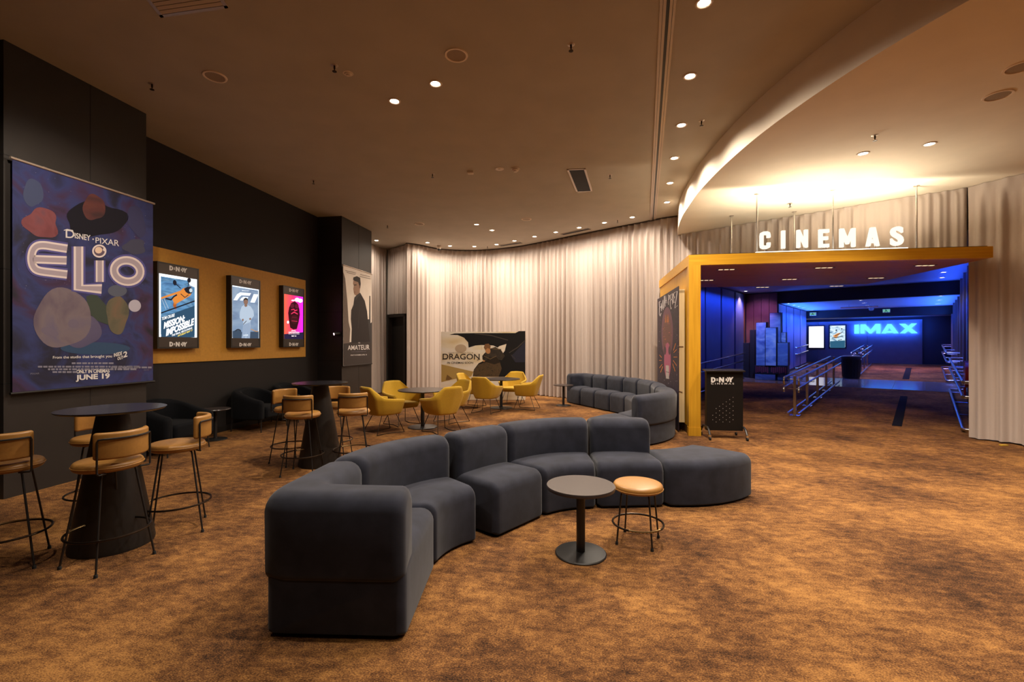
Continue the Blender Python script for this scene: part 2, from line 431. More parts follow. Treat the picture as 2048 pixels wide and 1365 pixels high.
curtain('curtain', MAIN, .02, ZH-.02, 'long floodlit beige curtain sweeping in a curve across the back of the room', seed=3, lam=.17, amp=.058, ds=.011)
curtain('curtain', [(3.97, 10.88), (4.32, 10.56), (5.08, 9.83), (5.76, 9.23), (6.34, 8.67), (6.85, 8.17), (7.50, 7.62)], 3.045, ZL-.005, 'shaded beige curtain hanging behind the CINEMAS letters', seed=4, lam=.22, amp=.045)
curtain('curtain', [(7.49, 7.60), (7.53, 7.48), (7.66, 7.15), (7.85, 6.72), (8.25, 6.1), (8.8, 5.4), (9.6, 4.6)], .02, ZL-.005, 'full-length beige curtain at the right beside the corridor entrance', seed=5, lam=.30, amp=.05)
# strip of main curtain above the bulkhead corner is behind the low ceiling
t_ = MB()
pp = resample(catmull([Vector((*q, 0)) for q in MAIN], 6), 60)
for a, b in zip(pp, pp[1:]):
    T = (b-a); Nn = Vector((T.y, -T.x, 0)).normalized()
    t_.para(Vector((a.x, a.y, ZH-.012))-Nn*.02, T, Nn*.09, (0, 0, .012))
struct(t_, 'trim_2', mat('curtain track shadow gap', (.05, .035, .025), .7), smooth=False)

# dark doorway at the far left
Dv = (Vector((-3.25, 14.07))-Vector((-3.93, 14.72))).normalized()
def D(u, d, z): return Vector((-3.93+Dv.x*u+Dv.y*d, 14.72+Dv.y*u-Dv.x*d, z))
def dpara(mb, u0, u1, d0, d1, z0, z1, m=None): mb.para(D(u0, d0, z0), D(u1, d0, z0)-D(u0, d0, z0), D(u0, d1, z0)-D(u0, d0, z0), (0, 0, z1-z0), m)
d_ = MB(); dpara(d_, -.02, .07, -.15, .02, 0, 2.46); dpara(d_, .87, .96, -.15, .02, 0, 2.46); dpara(d_, -.02, .96, -.15, .02, 2.38, 2.46)
fr = tag(d_.build('door_1', mat('dark door frame', (.02, .015, .013), .5)), kind='structure')
d_ = MB(); dpara(d_, .07, .87, -.13, -.09, 0, 2.38); o = d_.build('door_leaf', mat('black door leaf', (.012, .009, .008), .55), fr)
d_ = MB(); dpara(d_, .2, .72, -.09, -.075, .15, 2.1); d_.build('door_panel', mat('black door inset', (.009, .007, .006), .6), o)
w = MB(); dpara(w, -.5, 1.0, -.5, -.3, 0, ZH); struct(w, 'wall_back', RECESS, smooth=False)

# ------------------------------------------------------------------ ceiling fittings
def make_downlight(name='downlight'):
    t = thing(name, 'x', 'downlight')
    r = MB(); r.lathe([(.052, -.004), (.060, -.010), (.074, -.009), (.078, 0), (.052, .0)], 28); r.build('trim_ring', WHITE, t, local=True)
    l = MB(); l.lathe([(0, -.003), (.052, -.003)], 24); l.build('lamp', LAMP, t, local=True, recalc=False)
    return t
DL0 = make_downlight(); DLused = False
def downlight(x, y, z, label, energy, group=None, spot=115, blend=.7, color=WARM, aim=None, lampmat=None):
    global DLused
    if not DLused: t = DL0; DLused = True
    else: t = copy_tree(DL0)
    t.location = (x, y, z); t['label'] = label
    if group: t['group'] = group
    if lampmat:
        for ch in t.children:
            if ch.name.startswith('lamp'):
                ch.data = ch.data.copy(); ch.data.materials.clear(); ch.data.materials.append(lampmat)
    if energy: lamp('SPOT', 'downlight_beam', (x, y, z-.02), energy, color, None, spot, blend, .04, aim)
    return t
per = [(753, 481), (855, 485.4), (900, 492), (948.6, 493), (993, 489), (1028.7, 481.7), (1069, 473.3), (1111.7, 464.5), (1158.3, 455.4), (1208.8, 445.5), (1264.5, 434.5)]
for i, (px, py) in enumerate(per):
    x, y = ce(px, py)
    downlight(x, y, ZH, '%s recessed downlight from the left in the row along the curved curtain' % ORD[i], 128 if i else 110, 'downlights along the curved curtain', 168, 1.0)
row = [(1408, 5), (1380, 152), (1363, 250), (1349, 316), (1340, 366), (1334, 404.5)]
for i, (px, py) in enumerate(row):
    x, y = ce(px, py)
    downlight(x, y, ZH, '%s bright downlight from the camera in the row right of the ceiling track' % ORD[i], 330 if i < 3 else 260, 'downlights beside the ceiling track', 160, 1.0)
for (px, py), lb, e in (((789, 202), 'left one of two starry downlights in the middle of the dark ceiling', 330), ((871, 167), 'right one of two starry downlights in the middle of the dark ceiling', 340),
                     ((953, 449), 'nearer one of two inner downlights in front of the curtain row', 240), ((984, 460.6), 'farther one of two inner downlights in front of the curtain row', 240)):
    x, y = ce(px, py); downlight(x, y, ZH, lb, e, None, 168, 1.0)
for (px, py), lb in (((1726, 307), 'left one of two glowing downlights in the pale low ceiling'), ((1859, 288), 'right one of two glowing downlights in the pale low ceiling')):
    x, y = ce(px, py, DL); downlight(x, y, ZL, lb, 260, None, 110, .7)
# lamps of the same ceiling outside the frame (behind and above the photographer)
for i, (x, y, z, e) in enumerate(((.6, 2.3, ZH, 230), (1.9, 2.2, ZH, 300), (.8, .2, ZH, 90), (2.2, -.4, ZH, 110), (5.2, 2.6, ZL, 330), (6.6, 4.2, ZL, 330), (4.6, 1.6, ZL, 200))):
    lamp('SPOT', 'room_downlight_beam', (x, y, z-.02), e, WARM, None, 110, .7, .04)

lamp('SPOT', 'banner_beam', (-3.0, 3.5, ZH-.02), 420, WARM, None, 62, .6, .05, (-4.85, 5.2, 2.1))  # added unseen spot aimed to brighten the banner
lamp('SPOT', 'room_downlight_beam', (-2.9, 2.6, ZH-.02), 170, WARM, None, 90, .7, .04)
lamp('SPOT', 'room_downlight_beam', (-.6, 3.0, ZH-.02), 200, WARM, None, 100, .7, .04)

def ring_speaker(px, py, dh, label, rad=.123):
    x, y = ce(px, py, dh); z = EYE+dh
    t = thing('ceiling_speaker', label, 'ceiling speaker', (x, y, z), 0, 'round ceiling speakers')
    r = MB(); r.lathe([(rad*.80, -.003), (rad*.83, -.010), (rad*.97, -.010), (rad, 0), (rad*.80, 0)], 40); r.build('rim', mat('speaker rim', (.90, .76, .62), .5), t, local=True)
    g = MB(); g.lathe([(0, -.005), (rad*.85, -.004)], 36); g.build('grille', GRILLE, t, local=True, recalc=False)
ring_speaker(430, 153, DH, 'round ceiling speaker nearest the big poster on the left pillar')
ring_speaker(912.5, 110, DH, 'round ceiling speaker just above the two starry downlights')
ring_speaker(839, 448, DH, 'far round ceiling speaker above the dark doorway')
ring_speaker(1053, 438.5, DH, 'far round ceiling speaker in front of the curved curtain')
ring_speaker(1996, 191, DL, 'lower round speaker in the pale low ceiling, wholly in view')
ring_speaker(2041, 134, DL, 'round plate in the pale low ceiling cut by the right edge')
def sprinkler(px, py, dh, label):
    x, y = ce(px, py, dh); z = EYE+dh
    t = thing('sprinkler', label, 'sprinkler', (x, y, z), 0, 'ceiling sprinklers')
    a = MB(); a.lathe([(.0, -.004), (.028, -.005), (.04, 0)], 18); a.build('escutcheon', ALU, t, local=True)
    b = MB(); b.lathe([(.010, -.004), (.010, -.035), (.004, -.05), (.004, -.062), (.024, -.064), (.024, -.068), (0, -.069)], 12); b.build('sprinkler_head', BRONZE, t, local=True)
for a in ((304, 168, DH, 'sprinkler head near the left pillar, leftmost on the ceiling'), (669, 131, DH, 'sprinkler head beside the small round detector'), (1142, 89, DH, 'sprinkler head high on the ceiling left of the track'),
          (1403, 242, DH, 'sprinkler head beside the downlight row right of the track'), (627, 361, DH, 'sprinkler head above the last lit poster case'), (865, 348, DH, 'sprinkler head left of the small square ceiling cover'),
          (1220, 350, DH, 'sprinkler head right of the black ceiling vent'), (1750, 271, DL, 'sprinkler head in the pale low ceiling between two glowing downlights'), (1580, 407, DL, 'sprinkler head in the low ceiling above the CINEMAS letters'),
          (775, 451, DH, 'far sprinkler head above the narrow curtain strip'), (1235, 440.5, DH, 'far sprinkler head between the last two curtain downlights'), (975, 493, DH, 'far sprinkler head between curtain downlights over the film board')):
    sprinkler(*a)
def detector(px, py, label, prof, name='smoke_detector', cat='detector'):
    x, y = ce(px, py); b = MB(); b.lathe(prof, 28)
    o = b.build(name, WHITE, None); o.location = (x, y, ZH); tag(o, label, cat)
detector(696, 147, 'small round white detector beside a sprinkler on the dark ceiling', [(0, -.028), (.018, -.028), (.02, -.016), (.034, -.014), (.04, -.004), (.055, -.003), (.058, 0)])
detector(999, 338, 'flat round white ceiling disc between square cover and dome detector', [(0, -.014), (.02, -.015), (.022, -.008), (.07, -.008), (.078, 0)], 'ceiling_disc', 'ceiling disc')
detector(1031, 337, 'domed white smoke detector left of the black ceiling vent', [(0, -.062), (.03, -.060), (.038, -.045), (.055, -.040), (.06, -.012), (.07, -.010), (.072, 0)])
x, y = ce(941, 344); b = MB(); b.box(-.05, .05, -.05, .05, -.03, 0); b.box(-.035, .035, -.035, .035, -.034, -.03); o = b.build('square_ceiling_cover', WHITE, bevel=.004); o.location = (x, y, ZH); tag(o, 'small square white cover on the ceiling beside the flat disc', 'cover')
# vents
def vent(name, corners, label, framem, slats, sl_m, dark):
    P = [Vector((*ce(a, b_), ZH)) for a, b_ in corners]; U = (P[1]-P[0]+P[2]-P[3])/2; V = (P[3]-P[0]+P[2]-P[1])/2
    cn = sum(P, Vector())/4; O = cn-U/2-V/2
    t = thing(name, label, 'vent', cn)
    u, v = U.normalized(), V.normalized(); wv = .035; Z = Vector((0, 0, -.012))
    fr = MB(); fr.para(O, U, v*wv, Z); fr.para(O+V-v*wv, U, v*wv, Z); fr.para(O, u*wv, V, Z); fr.para(O+U-u*wv, u*wv, V, Z); fr.build('frame', framem, t, smooth=False)
    b = MB(); b.para(O+u*wv+Vector((0, 0, -.001)), U-2*u*wv, V, (0, 0, -.002)); b.build('backing', dark, t, smooth=False)
    sl = MB(); n = slats
    for k in range(n): sl.para(O+u*wv+v*wv+(V-2*v*wv)*((k+.2)/n)+Vector((0, 0, -.003)), U-2*u*wv, (V-2*v*wv)*(.62/n)+Vector((0, 0, -.010)), (0, 0, -.002))
    sl.build('slats', sl_m, t, smooth=False)
vent('air_vent', [(283, -28), (408, -52), (467, 14), (312, 33)], 'cream louvred air vent at the top left of the ceiling', ALU, 6, WHITE, mat('vent shadow', (.03, .02, .015), .8))
vent('air_vent', [(1134, 338), (1171, 337), (1186, 382), (1152, 384)], 'black rectangular air vent set in the middle of the ceiling', ALU, 14, BLACK, BLACK)
def slot(pa, pb, label):
    a = Vector((*ce(*pa), ZH)); b = Vector((*ce(*pb), ZH)); u = (b-a); v = Vector((-u.y, u.x, 0)).normalized()
    t = thing('slot_diffuser', label, 'air slot', (a+b)/2)
    m1 = MB(); m1.para(a-v*.07, u, v*.14, (0, 0, -.004)); m1.build('slot', BLACK, t, smooth=False)
    m2 = MB(); m2.para(a-v*.09, u, v*.02, (0, 0, -.01)); m2.para(a+v*.07, u, v*.02, (0, 0, -.01)); m2.build('edge_profile', ALU, t, smooth=False)
slot((1000, 491.5), (1042, 485.5), 'left black linear air slot along the ceiling near the curtain')
slot((1124, 469), (1178, 457.5), 'right black linear air slot along the ceiling near the curtain')
x, y = ce(878, 492); t = thing('security_camera', 'small white dome security camera hanging by the curtain top', 'security camera', (x, y, ZH))
b = MB(); b.lathe([(0, -.10), (.05, -.10), (.068, -.07), (.068, -.03), (.055, 0)], 24); b.build('housing', WHITE, t, local=True)
b = MB(); b.lathe([(0, -.155), (.03, -.148), (.046, -.125), (.05, -.10)], 24); b.build('dome', BLACK, t, local=True)
# recessed folding-wall track crossing the ceiling
ta, tb = Vector((.21, 0)), Vector((3.44, 11.30)); td = (tb-ta).normalized(); tn = Vector((td.y, -td.x)); TL = (tb-ta).length
t = thing('ceiling_track', 'long double metal wall track running across the ceiling to the curtain', 'track', (ta.x, ta.y, ZH))
def trk(o0, o1, z0, z1, name, m):
    b = MB(); a = ta+tn*o0; b.para((a.x, a.y, z0), (td.x*TL, td.y*TL, 0), (tn.x*(o1-o0), tn.y*(o1-o0), 0), (0, 0, z1-z0)); b.build(name, m, t, smooth=False)
trk(-.068, -.012, ZH-.012, ZH-.001, 'rail', ALU); trk(.018, .072, ZH-.012, ZH-.001, 'rail', ALU); trk(-.014, .020, ZH-.004, ZH-.001, 'groove', BLACK)
trk(-.043, -.039, ZH-.014, ZH-.012, 'groove', BLACK); trk(.043, .047, ZH-.014, ZH-.012, 'groove', BLACK)

# ------------------------------------------------------------------ sofas
def rrect(x0, x1, z0, z1, rb, rt, nc=5, ns=5):
    out = []
    rb = min(rb, (x1-x0)/2.05, (z1-z0)/2.05); rt = min(rt, (x1-x0)/2.05, (z1-z0)/2.05)
    def arc(cx, cz, r, a0):
        for k in range(nc+1): a = math.radians(a0+90*k/nc); out.append((cx+r*math.cos(a), cz+r*math.sin(a)))
    arc(x1-rb, z0+rb, rb, -90); arc(x1-rt, z1-rt, rt, 0)
    for k in range(1, ns): out.append((x1-rt+(x0+rt-x1+rt)*k/ns, z1))
    arc(x0+rt, z1-rt, rt, 90); arc(x0+rb, z0+rb, rb, 180)
    return out
def sweep(mb, fp, bp, z0, zt, re=.05, rt=.07, rb=.02, puff=.0, n=15, bulge=.0, m=None, a0=0.0, a1=None, over=0.0):
    """upholstered block between a front line and a back line, rounded on every edge; a0..a1 keeps a strip of its depth"""
    fp = resample([Vector((*p, 0)) for p in fp], n); bp = resample([Vector((*p, 0)) for p in bp], n)
    L = sum((((fp[i+1]+bp[i+1])-(fp[i]+bp[i]))*.5).length for i in range(n-1))
    qs = []
    for k in range(6): a = PI/2*k/5; qs.append((re/L*(1-math.cos(a)), re*(1-math.sin(a))))
    mid = [(re/L+(1-2*re/L)*k/(n+1), 0.0) for k in range(1, n+1)]
    S = qs + mid + [(1-q, i) for q, i in reversed(qs)]
    def at(P, q):
        x = min(max(q, 0), 1)*(n-1); i = min(int(x), n-2); return P[i].lerp(P[i+1], x-i)
    rings = []
    for q, ins in S:
        A, B = at(fp, q), at(bp, q); Wd = (B-A).length; d = (B-A)/Wd
        x0 = (a0 if a0 >= 0 else Wd+a0); x1 = Wd+over if a1 is None else a1
        zz = zt(q) if callable(zt) else zt
        lp = rrect(x0+ins, x1-ins, z0+min(ins, .015), zz-ins, rb, rt)
        R = []
        for (x, z) in lp:
            bz = puff*math.sin(PI*min(max((x-x0)/(x1-x0), 0), 1))*math.sin(PI*q)**.6 if z > (z0+zz)/2 else 0
            bx = bulge*math.sin(PI*min(max((z-z0)/(zz-z0), 0), 1))*math.sin(PI*q)**.5*(1 if x > (x0+x1)/2 else -1)
            P = A+d*(x+bx); R.append(Vector((P.x, P.y, z+bz)))
        rings.append(R)
    nl = len(rings[0]); v = [p for R in rings for p in R]; fs = []
    for i in range(len(rings)-1):
        for k in range(nl): fs.append((i*nl+k, i*nl+(k+1) % nl, (i+1)*nl+(k+1) % nl, (i+1)*nl+k))
    fs += [tuple(range(nl)), tuple(range((len(rings)-1)*nl, len(rings)*nl))[::-1]]
    return mb.add(v, fs, m)
def arc3(a, mid, b, n=9):
    """circle through three points"""
    ax, ay = a; bx, by = mid; cx, cy = b
    d = 2*(ax*(by-cy)+bx*(cy-ay)+cx*(ay-by))
    if abs(d) < 1e-4: return [(ax+(cx-ax)*i/(n-1), ay+(cy-ay)*i/(n-1)) for i in range(n)]
    ux = ((ax*ax+ay*ay)*(by-cy)+(bx*bx+by*by)*(cy-ay)+(cx*cx+cy*cy)*(ay-by))/d
    uy = ((ax*ax+ay*ay)*(cx-bx)+(bx*bx+by*by)*(ax-cx)+(cx*cx+cy*cy)*(bx-ax))/d
    r = math.hypot(ax-ux, ay-uy); t0 = math.atan2(ay-uy, ax-ux); t2 = math.atan2(cy-uy, cx-ux); t1 = math.atan2(by-uy, bx-ux)
    def norm(t): return (t-t0) % (2*PI)
    sw = norm(t2) if norm(t1) < norm(t2) else norm(t2)-2*PI
    return [(ux+r*math.cos(t0+sw*i/(n-1)), uy+r*math.sin(t0+sw*i/(n-1))) for i in range(n)]
def bow(a, b, h, n=9):
    """line a-b bowed sideways by h"""
    m_ = ((a[0]+b[0])/2-(b[1]-a[1])*h/math.dist(a, b), (a[1]+b[1])/2+(b[0]-a[0])*h/math.dist(a, b))
    return arc3(a, m_, b, n)
SEAT, BASE, TOP = .43, .30, .765
def sofa(label, mods, corner, loc):
    """mods: (front a, front b, back a, back b, front bow, back bow, has back)"""
    t = thing('modular_sofa', label, 'sofa', loc)
    for (fa, fb, ba, bb, h1, h2, back) in mods:
        fp, bp = bow(fa, fb, h1), bow(ba, bb, h2)
        s = MB(); sweep(s, fp, bp, .015, SEAT, .045, .085, .02, .022); s.build('seat', VELVET, t, angle=60)
        if back:
            b = MB(); sweep(b, fp, bp, BASE, TOP, .05, .085, .05, .012, bulge=.014, a0=-.235, over=.02); b.build('backrest', VELVET, t, angle=60)
    if corner:
        (inn, out) = corner
        b = MB(); sweep(b, inn, out, BASE, TOP, .055, .095, .05, 0, n=26, bulge=.010, over=.015); b.build('backrest', VELVET, t, angle=60)
    return t
def lofted(P, Q, n): return resample([Vector((*p, 0)) for p in P], n), resample([Vector((*p, 0)) for p in Q], n)
A, B = (-1.302, 2.425), (-.555, 2.395)
F = 925.0
mods1 = [
 ((-.555, 2.40), (-.535, 3.20), (-1.300, 2.43), (-1.245, 3.13), 0, 0, False),
 ((-.532, 3.225), (-.270, 3.61), (-1.245, 3.16), (-.66, 4.07), .05, .11, True),
 ((-.125, 3.665), (.285, 4.135), (-.625, 4.09), (-.21, 4.53), 0, 0, True),
 ((.300, 4.145), (.785, 4.325), (-.19, 4.55), (.79, 4.985), .045, .10, True),
 ((.805, 4.33), (1.445, 4.372), (.81, 4.995), (1.405, 4.95), 0, 0, True),
 ((1.46, 4.375), (2.455, 4.715), (1.42, 4.955), (1.97, 5.19), -.13, -.06, False)]
inn = [(-.560, 2.635), (-.98, 2.655), (-1.035, 2.675), (-1.055, 2.73), (-1.01, 3.15)]
out_ = [(-.555, 2.395), (-1.21, 2.42), (-1.29, 2.445), (-1.312, 2.52), (-1.255, 3.13)]
s1 = sofa('curved charcoal modular sofa in front with arm at its near end', mods1, (inn, out_), (0.2, 3.8, 0))
tg = MB(); tg.box(-1.318, -1.300, 2.50, 2.53, .13, .165); o = tg.build('fabric_tag', BLACK, s1, smooth=False)
sv, sw = Vector((.42, -.907)), Vector((.907, .42))
F0 = Vector((1.43, 12.22)); dep = .60
def f2(d, w_=0.0): q = F0+sv*d+sw*w_; return (q.x, q.y)
mods2 = [
 (f2(.0), f2(.645), f2(0, dep), f2(.645, dep), 0, 0, False),
 (f2(.66), f2(1.25), f2(.66, dep), f2(1.25, dep), 0, 0, True),
 (f2(1.265), f2(1.85), f2(1.265, dep), f2(1.85, dep), 0, 0, True),
 (f2(1.865), (2.42, 10.02), f2(1.865, dep), (2.94, 10.22), .015, .03, True),
 ((2.425, 10.0), (2.44, 9.42), (2.945, 10.2), (3.027, 9.33), .02, .02, True),
 ((2.44, 9.40), (2.33, 8.70), (3.025, 9.30), (2.865, 8.52), .02, .015, True),
 ((2.325, 8.68), (1.70, 7.56), (2.862, 8.50), (1.89, 6.90), .10, .30, True),
 ((1.69, 7.545), (1.10, 6.95), (1.875, 6.885), (1.35, 6.42), -.05, -.04, False)]
inn2 = [f2(.24, .0), f2(.24, dep-.30), f2(.25, dep-.26), f2(.30, dep-.235), f2(.64, dep-.235)]
out2 = [f2(.0, .0), f2(.0, dep-.08), f2(.03, dep-.01), f2(.10, dep+.01), f2(.64, dep+.01)]
sofa('long curved charcoal modular sofa at the back by the curtain and painted panel', mods2, (inn2, out2), (2.6, 9.5, 0))

# ------------------------------------------------------------------ tables
def round_table(x, y, label, H, R, RB, pole, name='side_table', cat='table', group=None, th=.022):
    t = thing(name, label, cat, (x, y, 0), 0, group)
    a = MB(); a.lathe([(0, H-th), (R-.02, H-th), (R-.003, H-th+.006), (R, H-.008), (R-.004, H), (0, H)], 56); a.build('table_top', TABLETOP, t, local=True)
    a = MB(); a.lathe([(0, .0), (RB, 0), (RB+.001, .008), (RB-.005, .014), (.06, .022), (0, .022)], 48); a.build('base_plate', BLACKM, t, local=True)
    a = MB(); a.lathe([(pole, .02), (pole, H-th-.012), (pole+.06, H-th-.010), (pole+.06, H-th)], 24); a.build('pole', BLACKM, t, local=True)
    return t
round_table(.507, 3.412, 'low round brown side table beside the tan stool in front of the sofa', .51, .253, .188, .032, th=.03)
round_table(1.29, 11.6, 'small round black side table at the far end of the back sofa', .52, .25, .185, .03)
o = W(6.62, -5.93); round_table(o.x, o.y, 'low dark side table between the black tub chairs', .50, .22, .17, .025)
round_table(-1.66, 8.585, 'round black cafe table among the nearer four yellow armchairs', .70, .45, .27, .035, 'cafe_table', th=.025)
round_table(-.26, 11.16, 'round black cafe table among the farther four yellow armchairs', .71, .46, .27, .035, 'cafe_table', th=.025)
def bar_table(x, y, label):
    t = thing('bar_table', label, 'bar table', (x, y, 0))
    a = MB(); a.lathe([(0, 1.03), (.325, 1.034), (.338, 1.045), (.338, 1.05), (0, 1.05)], 64); a.build('table_top', BARTOP, t, local=True)
    a = MB(); a.lathe([(0, 0), (.262, 0), (.265, .02), (.10, 1.0), (.10, 1.034), (0, 1.034)], 48); a.build('cone_base', CONE, t, local=True)
    return t
bar_table(-3.09, 3.58, 'tall black bar table with cone base nearest the camera')
bar_table(-2.47, 5.96, 'tall black bar table with cone base behind the front sofa')

# ------------------------------------------------------------------ stools
def legs_frame(t, R1, R2, z1, ang0=45, r=.0068, ringz=.23, ringr=None, n=4):
    for k in range(n):
        a = math.radians(ang0+360/n*k); c_, s_ = math.cos(a), math.sin(a)
        P = [(.05*c_, .05*s_, z1), ((R1-.03)*c_, (R1-.03)*s_, z1), ((R1-.006)*c_, (R1-.006)*s_, z1-.008), (R1*c_, R1*s_, z1-.03), (R2*c_, R2*s_, 0.012)]
        l = MB(); l.tube(P, r, 8); lg = l.build('leg', BLACKM, t, local=True)
        g = MB(); g.lathe([(0, 0), (.012, 0), (.011, .02), (.009, .022)], 10, (R2*c_, R2*s_, 0)); g.build('foot_glide', RUBBER, lg, local=True)
    rr = ringr or (R1+(R2-R1)*(1-ringz/z1)+.012)
    g = MB(); g.tube([(rr*math.cos(2*PI*k/48), rr*math.sin(2*PI*k/48), ringz) for k in range(48)], .008, 8, True)
    g.build('foot_ring', BRONZE, t, local=True)
    # worn strip where shoes rest
    g = MB(); g.tube([(rr*math.cos(math.radians(a)), rr*math.sin(math.radians(a)), ringz+.0008) for a in range(52, 129, 4)], .0082, 8)
    tag(g.build('foot_rest', BRASS, t, local=True), 'worn brass length of the foot ring')
def cushion(t, R, z0, z1, m, name='seat'):
    h = z1-z0; e = h*.45
    prof = [(0, z0), (R-e, z0)] + [(R-e+e*math.sin(PI*k/10), z0+h/2-h/2*math.cos(PI*k/10)) for k in range(11)] + [(R-e-.01, z1+.002), (R*.5, z1+.008), (0, z1+.01)]
    a = MB(); a.lathe(prof, 48); return a.build(name, m, t, local=True)
def make_bar_stool():
    t = thing('bar_stool', 'x', 'bar stool')
    s = cushion(t, .20, .668, .732, LEATHER)
    p = MB(); p.tube([(.2005*math.cos(2*PI*k/48), .2005*math.sin(2*PI*k/48), .700) for k in range(48)], .0035, 6, True); p.build('piping', LEATHER, s, local=True)
    legs_frame(t, .155, .262, .664)
    # curved backrest at -Y
    a0, a1 = math.radians(-90-62), math.radians(-90+62)
    fr_, bk = [], []
    for k in range(21):
        a = a0+(a1-a0)*k/20; fr_.append((.168*math.cos(a), .168*math.sin(a)-.035)); bk.append((.205*math.cos(a), .205*math.sin(a)-.035))
    b = MB(); sweep(b, fr_, bk, .765, .95, .02, .018, .018, 0, n=19); b.build('backrest', LEATHER, t, local=True, angle=60)
    P = []
    def pt(a, z, R=.213): a = math.radians(-90+a); return (R*math.cos(a), R*math.sin(a)-.035, z)
    P += [(.10, -.14, .664), pt(50, .668, .21), pt(52, .68), pt(52, .89), pt(50, .905)]
    P += [pt(a, .908) for a in range(46, -47, -6)]
    P += [pt(-50, .905), pt(-52, .89), pt(-52, .68), pt(-50, .668, .21), (-.10, -.14, .664)]
    r = MB(); r.tube(P, .0065, 8); r.build('back_rail', BLACKM, t, local=True)
    return t
ST0 = make_bar_stool()
def rot_from_back(bx, by): return math.atan2(by, bx)+PI/2
stools = [((-3.55, 3.24), (.55, -.83), 'tan bar stool cut off by the left edge of the photo'),
 ((-2.87, 3.29), (.95, -.31), 'tan bar stool with its back to the camera, in front of the nearest bar table'),
 ((-2.80, 3.87), (.86, .51), 'tan bar stool at the right side of the nearest bar table'),
 ((-3.67, 4.12), (-.66, .75), 'tan bar stool behind the nearest bar table, against the pillar'),
 ((-2.51, 5.55), (.06, -1), 'tan bar stool in front of the farther bar table, back to camera'),
 ((-2.88, 6.03), (-.85, .53), 'tan bar stool at the left of the farther bar table'),
 ((-1.99, 5.80), (.30, -.95), 'tan bar stool right of the farther bar table, back to camera'),
 ((-2.45, 6.38), (-.05, 1), 'tan bar stool behind the farther bar table')]
for i, ((x, y), b_, lb) in enumerate(stools):
    o = ST0 if i == 0 else copy_tree(ST0)
    o.location = (x, y, 0); o.rotation_euler.z = rot_from_back(*b_); o['label'] = lb; o['group'] = 'bar stools around the two bar tables'
t = thing('low_stool', 'low round tan leather stool beside the brown side table', 'stool', (.988, 3.63, 0), math.radians(18))
s = cushion(t, .190, .405, .462, LEATHER)
p = MB(); p.tube([(.1905*math.cos(2*PI*k/48), .1905*math.sin(2*PI*k/48), .425) for k in range(48)], .0035, 6, True); p.build('piping', LEATHER, s, local=True)
legs_frame(t, .150, .188, .402, ang0=180, ringz=.145, ringr=.193)
for ch in t.children:
    if ch.name.startswith('foot_rest'): ch.rotation_euler.z = math.radians(165)

# ------------------------------------------------------------------ yellow armchairs
def make_armchair():
    t = thing('armchair', 'x', 'armchair')
    # shell net: columns from the right arm front round the back to the left arm front
    colm = [[(.20, .225, .345), (.235, .235, .42), (.300, .245, .585)],
            [(.22, .05, .335), (.265, .04, .43), (.325, .03, .605)],
            [(.205, -.10, .335), (.25, -.12, .435), (.315, -.165, .628)],
            [(.17, -.19, .335), (.205, -.225, .44), (.262, -.275, .645), (.172, -.345, .815)],
            [(.0, -.225, .335), (.0, -.255, .44), (.0, -.325, .645), (.0, -.385, .82)]]
    left = [[(-x, y, z) for x, y, z in c_] for c_ in colm[:4]][::-1]
    cols = colm+left
    bm = bmesh.new(); V = [[bm.verts.new(p) for p in c_] for c_ in cols]
    for i in range(len(cols)-1):
        a, b = V[i], V[i+1]
        for k in range(2): bm.faces.new((a[k], b[k], b[k+1], a[k+1]))
        if len(a) > 3 and len(b) > 3: bm.faces.new((a[2], b[2], b[3], a[3]))
        elif len(b) > 3: bm.faces.new((a[2], b[2], b[3]))
        elif len(a) > 3: bm.faces.new((a[2], b[2], a[3]))
    bot = [c_[0] for c_ in V]; bm.faces.new(bot)
    cr = bm.edges.layers.float.new('crease_edge')
    for e in bm.edges: e[cr] = .7 if not e.is_boundary else .75
    bmesh.ops.recalc_face_normals(bm, faces=bm.faces)
    me = bpy.data.meshes.new('shell'); bm.to_mesh(me); bm.free(); me.materials.append(MUSTARD)
    o = bpy.data.objects.new('shell', me); col.objects.link(o); o.parent = t
    so = o.modifiers.new('s', 'SOLIDIFY'); so.thickness = .036; so.offset = 0; so.edge_crease_rim = .5
    sb = o.modifiers.new('d', 'SUBSURF'); sb.levels = 2; sb.render_levels = 2
    for p_ in me.polygons: p_.use_smooth = True
    s = MB(); fp = [(.235, .245), (.245, .1), (.20, -.2)]; bp = [(-.235, .245), (-.245, .1), (-.20, -.2)]
    sweep(s, fp, bp, .355, .435, .03, .03, .03, .018); s.build('seat', MUSTARD, t, local=True, angle=60)
    for sx in (1, -1):
        for (a, b_) in (((sx*.15, .15, .345), (sx*.245, .265, .008)), ((sx*.15, -.11, .335), (sx*.245, -.255, .008))):
            l = MB(); l.tube([a, b_], .0065, 8); l.build('leg', BRONZE, t, local=True)
        r = MB(); r.tube([(sx*.245, .265, .008), (sx*.17, .0, .008), (sx*.245, -.255, .008)], .0065, 8); r.build('sled_runner', BRONZE, t, local=True)
    return t
AC0 = make_armchair()
def rot_face(fx, fy): return math.atan2(fy, fx)-PI/2
